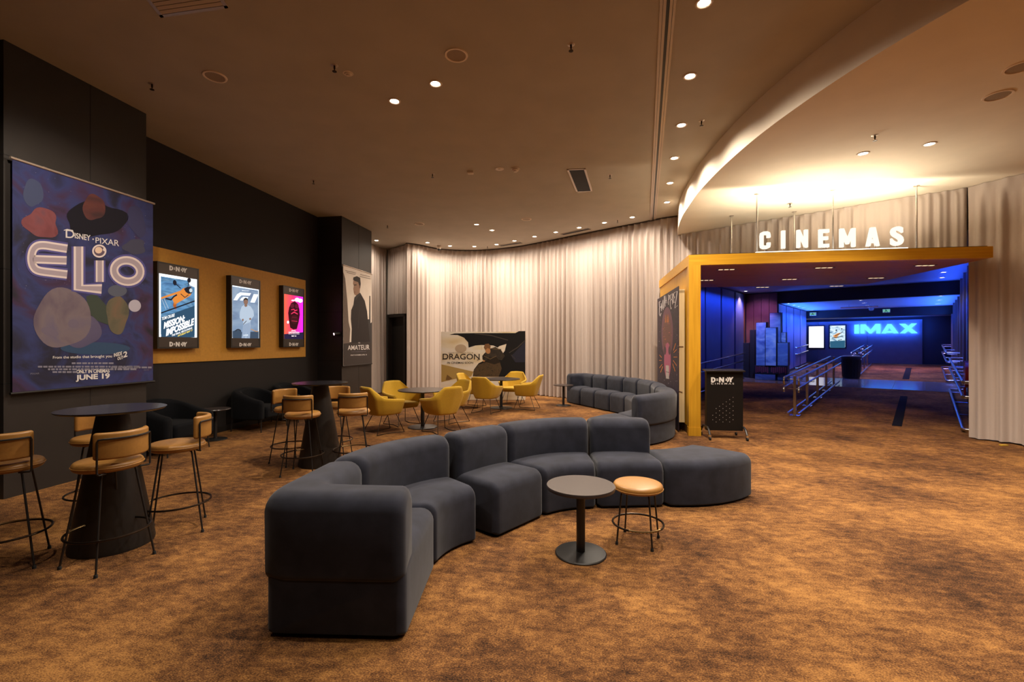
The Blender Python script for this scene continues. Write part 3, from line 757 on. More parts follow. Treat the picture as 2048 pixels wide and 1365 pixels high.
arms = [((-2.25, 8.10), (.72, .70), 'yellow armchair seen from its side, left of the nearer cafe table'),
 ((-2.13, 8.93), (.72, -.69), 'yellow armchair facing the camera behind the nearer cafe table'),
 ((-1.24, 8.16), (-.67, .74), 'yellow armchair with its back to the camera, right of the nearer cafe table pole'),
 ((-1.20, 9.22), (-.70, -.71), 'yellow armchair turned sideways behind the nearer cafe table at right'),
 ((-.58, 10.45), (.42, .91), 'yellow armchair with its back to the camera at the farther cafe table'),
 ((-.98, 11.45), (.93, -.36), 'yellow armchair mostly hidden, left of the farther cafe table'),
 ((.02, 11.92), (-.30, -.95), 'yellow armchair facing the camera behind the farther cafe table'),
 ((.36, 10.98), (-.95, .30), 'yellow armchair at the right of the farther cafe table, facing left')]
for i, ((x, y), f_, lb) in enumerate(arms):
    o = AC0 if i == 0 else copy_tree(AC0)
    o.location = (x, y, 0); o.rotation_euler.z = rot_face(*f_); o['label'] = lb; o['group'] = 'yellow armchairs around the cafe tables'

# ------------------------------------------------------------------ black tub chairs along the left wall
def make_tub():
    t = thing('tub_chair', 'x', 'tub chair')
    inn = [(.27, .34), (.28, .0), (.24, -.16), (.12, -.22), (-.12, -.22), (-.24, -.16), (-.28, .0), (-.27, .34)]
    out = [(.41, .36), (.42, .0), (.37, -.23), (.20, -.35), (-.20, -.35), (-.37, -.23), (-.42, .0), (-.41, .36)]
    sm = lambda P: [tuple(q[:2]) for q in catmull([Vector((*p, 0)) for p in P], 5)]
    b = MB(); sweep(b, sm(inn), sm(out), .22, lambda q: .55+.20*math.sin(PI*q)**1.5, .05, .06, .03, 0, n=31, bulge=.012); b.build('shell', NAVY, t, local=True, angle=60)
    s = MB(); sweep(s, [(.275, .37), (.27, -.2)], [(-.275, .37), (-.27, -.2)], .235, .43, .04, .05, .03, .02); s.build('seat', NAVY, t, local=True, angle=60)
    for sx in (1, -1):
        for y in (.30, -.26):
            l = MB(); l.tube([(sx*.33, y, .24), (sx*.35, y*1.05, 0)], .009, 8); l.build('leg', BLACKM, t, local=True)
    return t
TB0 = make_tub()
for i, (s_, lb) in enumerate(((5.78, 'black velvet tub chair nearest the camera, behind the first bar stools'), (7.60, 'black velvet tub chair under the middle lit poster case'), (8.66, 'black velvet tub chair behind the farther bar table'))):
    o = TB0 if i == 0 else copy_tree(TB0)
    p_ = W(s_, -5.91); o.location = p_; o.rotation_euler.z = rot_face(WN.x, WN.y); o['label'] = lb; o['group'] = 'black tub chairs along the left wall'

# ------------------------------------------------------------------ timber portal and what stands on and by it
ZP, ZS = 3.045, 2.87
PE, PK = 4.44, 3.23
t = thing('timber_portal', 'honey-coloured timber portal framing the entrance to the blue-lit corridor', 'portal', PT(0, 0))
b = MB(); b.para(PT(0, 0), PT(.19, 0)-PT(0, 0), PT(0, .11)-PT(0, 0), (0, 0, ZS)); b.build('post', HONEYV, t, smooth=False)
b = MB(); b.para(PT(-.006, -.006), PT(.202, 0)-PT(0, 0), PT(0, .12)-PT(0, 0), (0, 0, .145)); b.build('post_foot', HONEYV, t, smooth=False)
b = MB(); b.para(PT(0, 0, ZS), PT(PE, 0)-PT(0, 0), PT(0, .11)-PT(0, 0), (0, 0, ZP-ZS)); b.build('front_fascia', HONEY, t, smooth=False)
b = MB(); b.para(PT(0, .11, ZS), PT(.10, 0)-PT(0, 0), PT(0, PK-.11)-PT(0, 0), (0, 0, ZP-ZS)); b.build('side_fascia', HONEY, t, smooth=False)
b = MB()
for k in range(26):
    a = .115+(PK-.115)*k/26; b.para(PT(.022, a+.004, .14), PT(.05, 0)-PT(0, 0), PT(0, (PK-.115)/26-.008)-PT(0, 0), (0, 0, ZS-.14), HONEYV)
b.para(PT(.04, .11), PT(.06, 0)-PT(0, 0), PT(0, PK-.11)-PT(0, 0), (0, 0, ZS), mat('portal core', (.05, .03, .02), .7))
b.build('board_cladding', None, t, smooth=False)
b = MB(); b.para(PT(.02, .11), PT(.02, 0)-PT(0, 0), PT(0, PK-.11)-PT(0, 0), (0, 0, .14)); b.build('plinth', mat('portal plinth', (.10, .045, .012), .5), t, smooth=False)
b = MB()
for k in range(22):
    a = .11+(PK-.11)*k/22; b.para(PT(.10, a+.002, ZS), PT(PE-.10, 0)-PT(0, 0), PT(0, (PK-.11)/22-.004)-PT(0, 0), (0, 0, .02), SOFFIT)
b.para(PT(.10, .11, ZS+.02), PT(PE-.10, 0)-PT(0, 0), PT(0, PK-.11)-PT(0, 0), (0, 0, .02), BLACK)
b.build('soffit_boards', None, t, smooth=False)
b = MB(); b.para(PT(.10, .11, ZP-.03), PT(PE-.10, 0)-PT(0, 0), PT(0, PK-.11)-PT(0, 0), (0, 0, .02)); b.para(PT(.03, .008, ZP), PT(PE-.10, 0)-PT(0, 0), PT(0, .10)-PT(0, 0), (0, 0, .008)); b.build('top_deck', BLACK, t, smooth=False)
# slot downlights in the soffit
sl = [(1452.8, 539), (1412.8, 560.5), (1525, 574.6), (1648, 535.5), (1579, 558.6), (1673, 572), (1850, 531), (1752, 556)]
nm = ['front slot downlight nearest the left timber post', 'second-row slot downlight nearest the left timber post', 'rear slot downlight at the left under the timber soffit', 'front slot downlight in the middle of the timber soffit',
      'second-row slot downlight left of the middle of the timber soffit', 'rear slot downlight in the middle of the timber soffit', 'front slot downlight toward the right end of the timber soffit', 'second-row slot downlight right of the middle of the timber soffit']
for (px, py), lb in zip(sl, nm):
    x, y = ce(px, py, ZS-EYE); t = thing('slot_downlight', lb, 'downlight', (x, y, ZS), math.radians(-9.2), 'slot downlights in the timber soffit')
    b = MB(); b.box(-.16, .16, -.045, .045, -.006, -.001); b.build('bezel', BLACK, t, local=True, smooth=False)
    b = MB()
    for k in (-1, 0, 1): b.box(k*.095-.035, k*.095+.035, -.026, .026, -.008, -.005)
    b.build('lamp', emat((1, .72, .42), 1.6, 'dim slot lamp', sample=False), t, local=True, smooth=False)
    lamp('SPOT', 'soffit_beam', (x, y, ZS-.02), 45, (1, .74, .55), None, 70, .5, .03)
# suspension rods and cables
for (px, pt_, pb), lb in (((1514, 388, 501), 'front steel hanger rod left of the letter C'), ((1666, 380, 500), 'front steel hanger rod between the letters E and M'), ((1833, 372, 497), 'front steel hanger rod right of the letter S'),
                    ((1463, 432, 505), 'rear steel hanger rod above the left of the portal'), ((1588.5, 424, 500), 'rear steel hanger rod behind the letters I and N')):
    x, y = ce(px, pt_, DL); q = MB(); q.tube([(x, y, ZP-.0095), (x, y, ZL)], .013, 10)
    o = tag(q.build('hanger_rod', STEEL), lb, 'hanger rod', 'portal hanger rods')
    q = MB(); q.lathe([(0, -.006), (.04, -.006), (.045, 0)], 16, (x, y, ZL)); q.build('ceiling_flange', ALU, o)
# illuminated letters
NE = -WD
LF = Frame(PT(0, .03), WN, NE)
SIGN = emat((1.0, .90, .74), 1.25, 'lit letter face')
t = thing('illuminated_sign', 'row of glowing white letters spelling CINEMAS on the timber portal', 'sign', PT(1.9, .06, ZP))
lx = [('C', 1520.8, 1541.5, 462.5, 498), ('I', 1564, 1571.2, 461, 497), ('N', 1594.7, 1616.5, 459, 495.5), ('E', 1639, 1659, 458, 495), ('M', 1681, 1711.8, 456, 494.5), ('A', 1734, 1760, 454, 492.5), ('S', 1783.5, 1808, 452.3, 491.5)]
SHAPES = {'I': [[(0, 0), (1, 0), (1, 1), (0, 1)]],
 'N': [[(0, 0), (0, 1), (.27, 1), (.69, .42), (.69, 1), (1, 1), (1, 0), (.73, 0), (.31, .58), (.31, 0)]],
 'E': [[(0, 0), (0, 1), (1, 1), (1, .81), (.36, .81), (.36, .6), (.9, .6), (.9, .41), (.36, .41), (.36, .19), (1, .19), (1, 0)]],
 'M': [[(0, 0), (0, 1), (.24, 1), (.5, .46), (.76, 1), (1, 1), (1, 0), (.77, 0), (.77, .56), (.58, .16), (.42, .16), (.23, .56), (.23, 0)]],
 'A': [[(0, 0), (.32, 1), (.5, 1), (.5, .74), (.29, 0)], [(1, 0), (.68, 1), (.5, 1), (.5, .74), (.71, 0)], [(.32, .17), (.68, .17), (.62, .36), (.38, .36)]]}
for ch, x0, x1, ytop, ybot in lx:
    u0, v0 = LF.px(x0, ybot); u1, v1 = LF.px(x1, ytop)
    v, fs = [], []
    if ch in SHAPES:
        for P_ in SHAPES[ch]: fs.append(tuple(range(len(v), len(v)+len(P_)))); v += P_
    elif ch == 'C':
        w_ = .56; path = [(.84, .64), (.84, .78), (.80, .87), (.68, .905), (.32, .905), (.20, .87), (.16, .78), (.16, .22), (.20, .13), (.32, .095), (.68, .095), (.80, .13), (.84, .22), (.84, .36)]
        q_, fs = ribbon([(x*w_, y) for x, y in path], .185); v = [(p.x/w_, p.y) for p in q_]
    else: v, fs = glyphs(ch, .03)
    me = bpy.data.meshes.new('letter'); me.from_pydata([LF.at(u0+(u1-u0)*a, v0+(v1-v0)*b_, 0)-t.location for a, b_ in v], [], fs)
    bm = bmesh.new(); bm.from_mesh(me); bmesh.ops.remove_doubles(bm, verts=bm.verts, dist=1e-4)
    r = bmesh.ops.extrude_face_region(bm, geom=list(bm.faces)); vs = [g for g in r['geom'] if isinstance(g, bmesh.types.BMVert)]
    bmesh.ops.translate(bm, verts=vs, vec=LF.N*-.05); bmesh.ops.recalc_face_normals(bm, faces=bm.faces); bm.to_mesh(me); bm.free()
    me.materials.append(SIGN); o = bpy.data.objects.new('letter', me); col.objects.link(o); o.parent = t
    q = MB()
    for w_ in ((.28, .72) if ch in 'NEMA' else (.5,)):
        g = LF.at(u0+(u1-u0)*w_, v0, -.025); q.tube([(g.x, g.y, ZP+.01), (g.x, g.y, v0+.01)], .006, 6)
    q.build('pin', STEEL, o)
u0 = LF.px(1512, 500)[0]; u1 = LF.px(1815, 495)[0]
q = MB(); a = LF.at(u0, ZP+.008, .012); q.para(a, LF.U*(u1-u0), -LF.N*.075, (0, 0, .014)); q.build('lit_base_strip', emat((1, .9, .7), 3.0, 'lit base strip', sample=False), t, smooth=False)
l = lamp('AREA', 'letter_uplight', LF.at((u0+u1)/2, ZP+.03, -.09), 108, GOLD, None); l.data.shape = 'RECTANGLE'; l.data.size = u1-u0; l.data.size_y = .05; l.data.spread = 2.7
l.rotation_euler = (PI, 0, math.atan2(LF.U.y, LF.U.x))
# painted panel leaning on the portal's side
t = thing('painted_panel', 'tall painted panel with purple mask and white brush lettering beside the portal', 'panel', PT(-.06, 1.5))
SF = Frame(PT(-.112, 0), -WD, -WN)
b = MB(); b.para(PT(-.112, .30, .02), PT(.012, 0)-PT(0, 0), PT(0, 2.42)-PT(0, 0), (0, 0, 2.54)); b.build('board', noisy_emat('panel paint', [(.008, .005, .010), (.022, .010, .028), (.05, .022, .045)], (6, 6, 5), 1, 2, False, .6), t, smooth=False)
b = MB()
for k in (.305, 1.5, 2.64): b.para(PT(-.098, k, .175), PT(.092, 0)-PT(0, 0), PT(0, .05)-PT(0, 0), (0, 0, 2.33))
b.para(PT(-.098, .305, 2.44), PT(.092, 0)-PT(0, 0), PT(0, 2.38)-PT(0, 0), (0, 0, .045))
b.build('pine_frame', PINE, t, smooth=False)
b = MB(); b.tube([PT(-.105, .303, .72), PT(-.045, .303, .70)], .010, 8); b.tube([PT(-.105, .303, 1.5), PT(-.03, .303, 1.5)], .010, 8); b.build('knots', mat('pine knot', (.16, .09, .04), .8), t)
art = Art(SF, 1300, 530, 9.1, .0015)
PK_ = lambda c, nme: mat(nme, c, .5)
WHT = mat('white brush paint', (.88, .84, .85), .6)
pu, pi_, og, wh2 = PK_((.16, .055, .10), 'mauve paint'), PK_((.45, .10, .20), 'pink paint'), PK_((.70, .22, .03), 'orange paint'), PK_((.55, .50, .48), 'off white paint')
art.poly(ell(315, 1240, 105, 470), pu)
art.poly(ell(315, 1290, 80, 390), mat('rust paint', (.16, .06, .05), .5), d=.002)
art.poly(ell(320, 1745, 62, 330), pi_, d=.0022)
for sx in (-1, 1):
    art.poly(ell(316+sx*42, 1560, 22, 80), mat('dark plum paint', (.05, .02, .04), .5), d=.0026)
art.poly([(290, 1830), (345, 1835), (350, 2080), (292, 2070)], wh2, d=.0026)
art.line([(292, 1945), (350, 1962)], 10, mat('dark plum paint', (.05, .02, .04), .5), d=.003)
for x in (285, 315, 335): art.poly([(x-8, 1040), (x, 880), (x+8, 1040), (x, 1060)], og, d=.003)
for x0, y0, x1, y1 in ((175, 1640, 215, 1690), (170, 1740, 215, 1740), (175, 1880, 225, 1810), (195, 1960, 235, 1850), (470, 1430, 430, 1560), (490, 1540, 435, 1600), (500, 1680, 430, 1680), (490, 1840, 425, 1740), (460, 1940, 415, 1800)):
    art.line([(x0, y0), (x1, y1)], 11, og, d=.003)
for pts in ([(195, 660), (170, 680), (175, 770), (200, 760), (175, 790), (172, 900), (185, 935), (205, 880)],               # E
            [(212, 840), (208, 700), (222, 800), (238, 640), (243, 820)],                                              # M
            [(262, 570), (258, 790)],                                                                                  # I
            [(272, 560), (276, 700), (280, 760)],                                                                      # L
            [(282, 700), (292, 560), (312, 700)], [(286, 650), (304, 650)],                                            # IA
            [(340, 730), (338, 545), (358, 560), (356, 620), (340, 640)],                                              # P
            [(388, 540), (368, 560), (376, 620), (392, 625), (372, 660), (372, 740), (385, 810), (396, 780)],          # E
            [(410, 720), (405, 520), (426, 530), (424, 590), (408, 620), (432, 700)],                                  # R
            [(452, 500), (432, 530), (440, 580), (452, 580), (436, 620), (442, 690), (460, 680)],                      # E
            [(462, 500), (500, 480), (455, 790), (505, 740)]):                                                         # Z
    art.line(pts, 9, WHT, d=.0035)
rn = random.Random(21)
for k in range(150):
    x, y = rn.uniform(160, 530), rn.uniform(820, 2350)
    if (x-315)**2/120**2+(y-1300)**2/520**2 < 1: continue
    a = rn.uniform(0, 3.1); q = rn.uniform(6, 20); art.line([(x, y), (x+q*math.cos(a)*.6, y+q*math.sin(a))], rn.uniform(2, 4), (WHT, pu, pi_, mat('blue brush paint', (.10, .14, .35), .6))[rn.choice((0, 1, 1, 2, 3))], d=.0018)
for k in range(70):
    a = rn.uniform(0, 6.28); q = rn.uniform(.3, .95); x, y = 315+95*q*math.cos(a), 1290+430*q*math.sin(a); art.poly(ell(x, y, rn.uniform(2, 5), rn.uniform(5, 14), 8), (pu, pi_, og, mat('dark plum paint', (.05, .02, .04), .5))[rn.choice((0, 1, 2, 3, 3))], d=.0021)
art.build('painting', t)

# black ticket stand on castors
kx, ky = 3.475, 7.56
t = thing('ticket_stand', 'black ticket stand on castors with white lettering by the timber post', 'stand', (kx, ky, 0), math.radians(-6))
b = MB(); b.box(-.285, .285, -.012, .012, .13, 1.09); b.box(-.285, -.255, .012, .09, .13, 1.09); b.box(.255, .285, .012, .09, .13, 1.09); b.build('panel', mat('black stand panel', (.006, .005, .005), .5, spec=.3), t, local=True, smooth=False, bevel=.003)
b = MB(); b.para((-.31, -.05, 1.09), (.62, 0, 0), (0, .20, .02), (0, -.002, .022)); b.build('sloping_top', BLACKM, t, local=True, smooth=False, bevel=.004)
b = MB()
for x in (-.27, .27): b.tube([(x, .05, .13), (x, .05, 1.1)], .016, 8)
b.build('upright', BLACKM, t, local=True)
for x in (-.285, .285):
    g = MB(); g.tube([(x, -.18, .085), (x, -.13, .15), (x, -.05, .19), (x, .16, .19), (x, .24, .15), (x, .29, .085)], .017, 8); fo = g.build('foot', BLACKM, t, local=True)
    for y in (-.18, .29):
        c_ = MB(); c_.tube([(x-.012, y, .03), (x+.012, y, .03)], .03, 16, m=RUBBER); c_.box(x-.018, x+.018, y-.012, y+.012, .052, .09, CHROME); c_.build('castor', None, fo, local=True)
KF = Frame(Vector((kx, ky, 0))+Vector((.012*math.sin(math.radians(-6)), -.012*math.cos(math.radians(-6)), 0)), (math.cos(math.radians(-6)), math.sin(math.radians(-6)), 0), (math.sin(math.radians(-6)), -math.cos(math.radians(-6)), 0))
LOGOW = mat('white logo vinyl', (.80, .78, .76), .5)
art = Art(KF, 1300, 470, 3.1727, .0015); logo_mark(art, 387, 937, 530, 936, 33, 33, LOGOW, .0015); art.text('C I N E M A S', 387, 950, 533, 950, 10, LOGOW, bold=.012)
dots = mat('grey logo dots', (.30, .28, .27), .5)
for r_ in range(12):
    for c_ in range(7):
        if (r_+c_) % 2 == 0 and r_ > 6-c_*1.3:
            X, Y_ = 398+c_*21.5, 1032+r_*14.2; art.poly(ell(X, Y_, 2.6, 2.6, 10), dots, d=.0015)
o = art.build('lettering', t); o.rotation_euler.z = math.radians(6)     # drawn in room axes

# ------------------------------------------------------------------ posters on the left wall
def zc(ox, oy, k): return dict(ox=ox, oy=oy, k=k)
BF = Frame(W(0, NP+.055), WD, WN)
def banner(name, label, s0, s1, z0, z1, m, bow_=.0):
    t = thing(name, label, 'poster', W((s0+s1)/2, NP+.05, z0))
    b = MB(); nu, nv = 12, 16; v = []
    for j in range(nv+1):
        for i in range(nu+1): v.append(W(s0+(s1-s0)*i/nu, NP+.055, z0+(z1-z0)*j/nv))
    fs = [(j*(nu+1)+i, j*(nu+1)+i+1, (j+1)*(nu+1)+i+1, (j+1)*(nu+1)+i) for j in range(nv) for i in range(nu)]
    b.add(v, fs); b.add([p-WN*.004 for p in v], [q[::-1] for q in fs]); b.build('sheet', m, t, smooth=False, recalc=False)
    for z, nm_ in ((z1, 'top_rail'), (z0, 'bottom_rail')):
        r = MB(); r.tube([W(s0-.02, NP+.055, z), W(s1+.02, NP+.055, z)], .014, 10); r.build(nm_, ALU if z == z1 else BLACKM, t)
    h = MB()
    for q in (.2, .8): s_ = s0+(s1-s0)*q; h.tube([W(s_, NP, z1+.03), W(s_, NP+.05, z1+.012)], .006, 6)
    h.build('hook', ALU, t)
    return t
NEB = noisy_emat('deep blue nebula print', [(.006, .005, .012), (.009, .009, .034), (.022, .032, .14), (.040, .014, .058), (.006, .005, .016)], (1.5, 1.5, 1.7), 1, 1.2, False, .6)
uL, vT = BF.px(25, 318); uR, vB = BF.px(306, 770)
t = banner('film_banner', 'huge dark blue film banner with glowing title letters on the near left pillar', uL, uR, 1.05, 3.41, NEB)
Z1 = zc(0, 300, 2.7305)
art = Art(BF, **Z1, d=.002)
def pm(n_, c_): return mat(n_, c_, .6, spec=.2)
# soft coloured cloud and rock shapes, plain stand-ins of the same size and colours
def cloud(cx, cy, rx, ry, m, d, seed, amp=.12, n=36, rot=0):
    rn = random.Random(seed); ph = [rn.uniform(0, 6.28) for _ in range(3)]; pts = []
    for k in range(n):
        a = 2*PI*k/n; q = 1+amp*(math.sin(3*a+ph[0])+.6*math.sin(5*a+ph[1])); x, y = rx*q*math.cos(a), ry*q*math.sin(a)
        pts.append((cx+x*math.cos(rot)-y*math.sin(rot), cy+x*math.sin(rot)+y*math.cos(rot)))
    art.poly(pts, m, d)
cloud(180, 235, 55, 75, pm('dusty blue print', (.06, .075, .15)), .002, 1, .05)
cloud(225, 400, 95, 80, noisy_emat('rose print', [(.13, .02, .03), (.20, .05, .06), (.10, .05, .08)], (5, 5, 5), 1, 1, False), .0022, 2, .12, rot=.3)
cloud(520, 380, 165, 95, pm('near black print', (.010, .009, .016)), .002, 3, .10)
cloud(512, 315, 62, 70, noisy_emat('ember print', [(.02, .008, .012), (.09, .02, .02), (.14, .035, .02)], (3, 3, 6), 1, .5, False), .0024, 14, .06)
cloud(745, 390, 45, 90, pm('slate violet print', (.045, .045, .11)), .002, 5, .06, rot=-.3)
cloud(735, 530, 60, 42, pm('grey violet print', (.06, .06, .10)), .0022, 6, .12)
ROCK = noisy_emat('lavender rock print', [(.10, .07, .11), (.17, .13, .15), (.12, .10, .17)], (3, 3, 3), 1, .6, False)
cloud(340, 920, 155, 165, ROCK, .002, 7, .04, rot=.5)
cloud(440, 985, 110, 95, noisy_emat('violet rock print', [(.07, .06, .13), (.11, .09, .17)], (3, 3, 3), 1, .6, False), .0018, 8, .05)
art.poly(ell(270, 995, 50, 22, rot=.3), pm('lavender highlight print', (.16, .13, .18)), .0024); art.poly(ell(400, 950, 30, 24), pm('lavender highlight print', (.16, .13, .18)), .0024)
cloud(640, 900, 60, 105, noisy_emat('olive rock print', [(.05, .06, .04), (.12, .10, .06), (.17, .10, .06)], (5, 5, 5), 1, .6, False), .002, 9, .07)
art.poly([(470, 800), (520, 785), (580, 850), (600, 960), (520, 930), (480, 880)], pm('olive print', (.05, .065, .05)), .0018)
art.poly(ell(640, 770, 52, 32), pm('steel print', (.10, .11, .15)), .0024)
art.poly(ell(735, 852, 34, 33), pm('pale glow print', (.45, .42, .50)), .0024)
art.poly(ell(520, 1085, 190, 34), pm('blue haze print', (.035, .07, .14)), .0014)
rn = random.Random(4)
star = pm('star print', (.35, .33, .40))
for k in range(110):
    x, y = rn.uniform(95, 800), rn.uniform(90, 760)
    if y > 75+(x-75)*.33: art.poly(ell(x, y, rn.uniform(.7, 1.6), rn.uniform(.7, 1.6), 6), star, .0015)
art.build('artwork', t)
art = Art(BF, **Z1, d=.004)
halo, edge, core = pm('title halo', (.10, .09, .28)), pm('title letter edge', (.74, .64, .62)), pm('title letter core', (.40, .33, .38))
Es_ = [([tuple(p_[:2]) for p_ in catmull([Vector((*q_, 0)) for q_ in ((365, 540), (300, 530), (240, 521), (200, 526), (177, 552), (170, 598), (181, 638), (210, 660), (290, 672), (365, 681))], 5)], False), ([(176, 597), (362, 604)], False)]
Ls = [([(427, 528), (427, 752), (554, 760)], False)]
Is = [([(543, 604), (543, 722)], False)]
Os = [(ell(693, 662, 72, 58, 32, .18), True)]
for w_, m_, d_ in ((66, halo, .003), (46, edge, .004), (25, core, .005)):
    for P_, cl in Es_+Is+Os: art.line(P_, w_ if (P_, cl) != Is[0] else w_*.95, m_, cl, d_)
    for P_, cl in Ls: art.line(P_, w_*1.15, m_, cl, d_)
art.poly(ell(540, 553, 39, 36), edge, .0055); art.poly(ell(540, 553, 30, 27), pm('dot core', (.13, .09, .13)), .006); art.poly(ell(536, 548, 20, 18), pm('dot glow', (.75, .55, .42)), .0065); art.poly(ell(568, 545, 9, 9), edge, .007)
txt = pm('poster white text', (.72, .68, .66)); dim = pm('poster dim text', (.22, .21, .27))
art.text('D', 357, 480, 405, 484, 44, txt, 46, bold=.01); art.text('ISNEY', 407, 483, 493, 498, 30, txt, 32, bold=.02)
art.line([(347, 440), (365, 434), (395, 440), (405, 470)], 4, txt)
art.poly(ell(507, 488, 4, 4, 10), txt); art.text('PIXAR', 520, 508, 649, 527, 30, txt, 33, bold=.005)
art.text('From the studio that brought you', 287, 1146, 610, 1139, 19, txt, 20, bold=.012)
art.text('INSIDE', 620, 1132, 665, 1122, 20, txt, 22, bold=.03); art.text('OUT', 640, 1150, 672, 1142, 18, txt, bold=.03); art.text('2', 672, 1136, 694, 1130, 32, txt, bold=.03)
art.text('ONLY IN CINEMAS', 416, 1222, 597, 1217, 20, txt, 20, bold=.035); art.text('JUNE 19', 412, 1268, 598, 1257, 38, txt, 38, bold=.04)
rn = random.Random(12)
for row_, (xa, xb, y) in enumerate(((390, 620, 1171), (205, 762, 1190), (260, 745, 1204), (285, 405, 1219), (605, 812, 1194))):
    x = xa
    while x < xb: w_ = rn.uniform(10, 34); art.poly([(x, y), (x+w_, y-.2), (x+w_, y-10), (x, y-9.8)], dim, .004); x += w_+5
art.text('PIXAR', 165, 1228, 213, 1226, 9, dim); art.text('Disney', 784, 1208, 812, 1206, 8, dim)
art.build('lettering', t)

PORTRAIT = noisy_emat('pale sky print', [(.74, .65, .56), (.84, .76, .67), (.78, .69, .60)], (1.5, 1.5, 1.5), 1, .4, False, .4)
u0, v0 = BF.px(686.5, 735); u1, v1 = BF.px(743.5, 546)
t = banner('film_poster', 'tall grey film poster of a man in a dark coat on the far pillar', 10.135, 11.60, 1.02, 3.41, PORTRAIT)
art = Art(BF, 600, 420, 3.79, .002)
coat, skin, hair, wall_ = pm('coat print', (.030, .024, .023)), pm('skin print', (.36, .22, .15)), pm('hair print', (.030, .022, .018)), pm('tower print', (.16, .12, .10))
art.poly([(328, 470), (342, 520), (358, 690), (368, 850), (380, 905), (375, 1010), (328, 1015)], wall_)
art.poly([(328, 1000), (370, 1005), (545, 985), (545, 1172), (328, 1182)], pm('poster foot print', (.050, .040, .037)), .0018)
art.poly([(525, 650), (533, 655), (534, 860), (545, 850), (545, 1010), (515, 1010), (512, 830), (524, 830)], pm('tower dark print', (.05, .045, .045)))
art.poly([(455, 628), (412, 665), (405, 720), (388, 760), (385, 830), (392, 900), (388, 1010), (530, 1000), (518, 880), (508, 770), (490, 690)], coat, .0024)
art.poly([(408, 520), (402, 560), (408, 575), (404, 600), (410, 640), (425, 650), (452, 630), (456, 560), (440, 520)], skin, .0026)
art.poly([(402, 530), (404, 512), (430, 503), (455, 515), (460, 560), (455, 600), (447, 570), (440, 548), (415, 540)], hair, .0028)
art.poly([(407, 568), (428, 566), (428, 573), (408, 574)], hair, .003); art.poly([(445, 575), (452, 573), (452, 595), (445, 598)], pm('ear print', (.28, .16, .11)), .003); art.poly([(406, 622), (420, 621), (420, 626), (407, 627)], pm('lip print', (.24, .11, .09)), .003)
art.poly([(412, 665), (430, 645), (455, 628), (462, 640), (440, 660), (420, 690)], pm('collar print', (.05, .042, .04)), .003)
art.line([(450, 760), (446, 820), (440, 900)], 3, pm('collar print', (.05, .042, .04)), d=.003)
art.build('artwork', t)
art = Art(BF, 600, 420, 3.79, .004)
art.text('THE', 440, 1014, 455, 1013, 9, txt); art.text('AMATEUR', 361, 1064, 526, 1060, 35, txt, 37, bold=.01)
art.text("DON'T UNDERESTIMATE HIM", 388, 1080, 500, 1077, 5, dim); art.text('ONLY IN CINEMAS APRIL 10', 382, 1107, 505, 1103, 9, txt, 9, bold=.01)
for (x, y, x2) in ((342, 460, 425), (352, 474, 420), (455, 490, 530), (450, 504, 532)): art.line([(x, y), (x2, y+(x2-x)*.24)], 4, pm('print caption', (.22, .18, .15)))
art.build('lettering', t)

# lit poster cases on the orange panel
NB = NR+.12
BXF = Frame(W(0, NB), WD, WN); BXG = Frame(W(0, NB-.008), WD, WN)
def case(s0, s1, label, z0=1.477, z1=2.768):
    t = thing('lit_poster_case', label, 'poster case', W((s0+s1)/2, NR, z0))
    b = MB(); wd_ = .028
    def P(a, b_, c_, d_, e, f_): b.para(W(a, c_, e), W(b_-a, 0), W(0, d_-c_), (0, 0, f_-e))
    P(s0, s1, NR+.02, NB-.03, z0, z1); P(s0, s0+wd_, NB-.03, NB, z0, z1); P(s1-wd_, s1, NB-.03, NB, z0, z1); P(s0+wd_, s1-wd_, NB-.03, NB, z1-.025, z1); P(s0+wd_, s1-wd_, NB-.03, NB, z0, z0+.025)
    b.build('case_body', BLACKM, t, smooth=False)
    for zq, nq in ((z1-.175, 'header_panel'), (z0+.025, 'footer_panel')):
        h = MB(); h.para(W(s0+wd_, NB-.02, zq), W(s1-s0-2*wd_, 0), W(0, .017), (0, 0, .15)); h.build(nq, mat('bronze header', (.06, .048, .042), .35, metal=.3), t, smooth=False)
    return t, (s0+wd_, s1-wd_, z0+.175, z1-.175)
def sheet(t, r, m, name='lit_sheet', inset=0, d=0.0):
    b = MB(); a0, a1, b0, b1 = r; b.quad([W(a0+inset, NB-.014+d, b0+inset), W(a1-inset, NB-.014+d, b0+inset), W(a1-inset, NB-.014+d, b1-inset), W(a0+inset, NB-.014+d, b1-inset)]); return b.build(name, m, t, smooth=False, recalc=False)
Z2 = zc(290, 480, 5.46)
def logos(t, x0, x1, yt, yb):
    a = Art(BXF, **Z2, d=-.0015); logo_mark(a, x0, yt[0], x1, yt[1], yt[2], yt[2]*.92, LOGOW, -.0015); logo_mark(a, x0, yb[0], x1, yb[1], yb[2], yb[2]*.92, LOGOW, -.0015); a.build('lettering', t)
GS = 1.05
t, r = case(5.877, 6.617, 'lit poster case with a tilted plane, nearest of three on the orange panel')
sheet(t, r, emat((.85, .93, 1.0), 2.2))
sheet(t, r, noisy_emat('sea and sky picture', [(.03, .13, .30), (.10, .30, .55), (.05, .17, .33), (.25, .50, .72)], (3, 3, 9), GS, .4, True, rot=(0, .6, 0)), 'picture', .04, .001)
logos(t, 268, 462, (332, 362, 52), (1166, 1166, 52))
art = Art(BXF, **Z2, d=-.011)
art.poly([(440, 395), (548, 420), (548, 520), (500, 500)], emat((.9, .93, .95), GS)); 
ogg, ogd, blk = emat((.80, .27, .05), GS), emat((.45, .12, .03), GS), emat((.02, .02, .03), 1.0)
art.poly([(182, 628), (390, 556), (410, 575), (182, 648)], ogg, -.010)
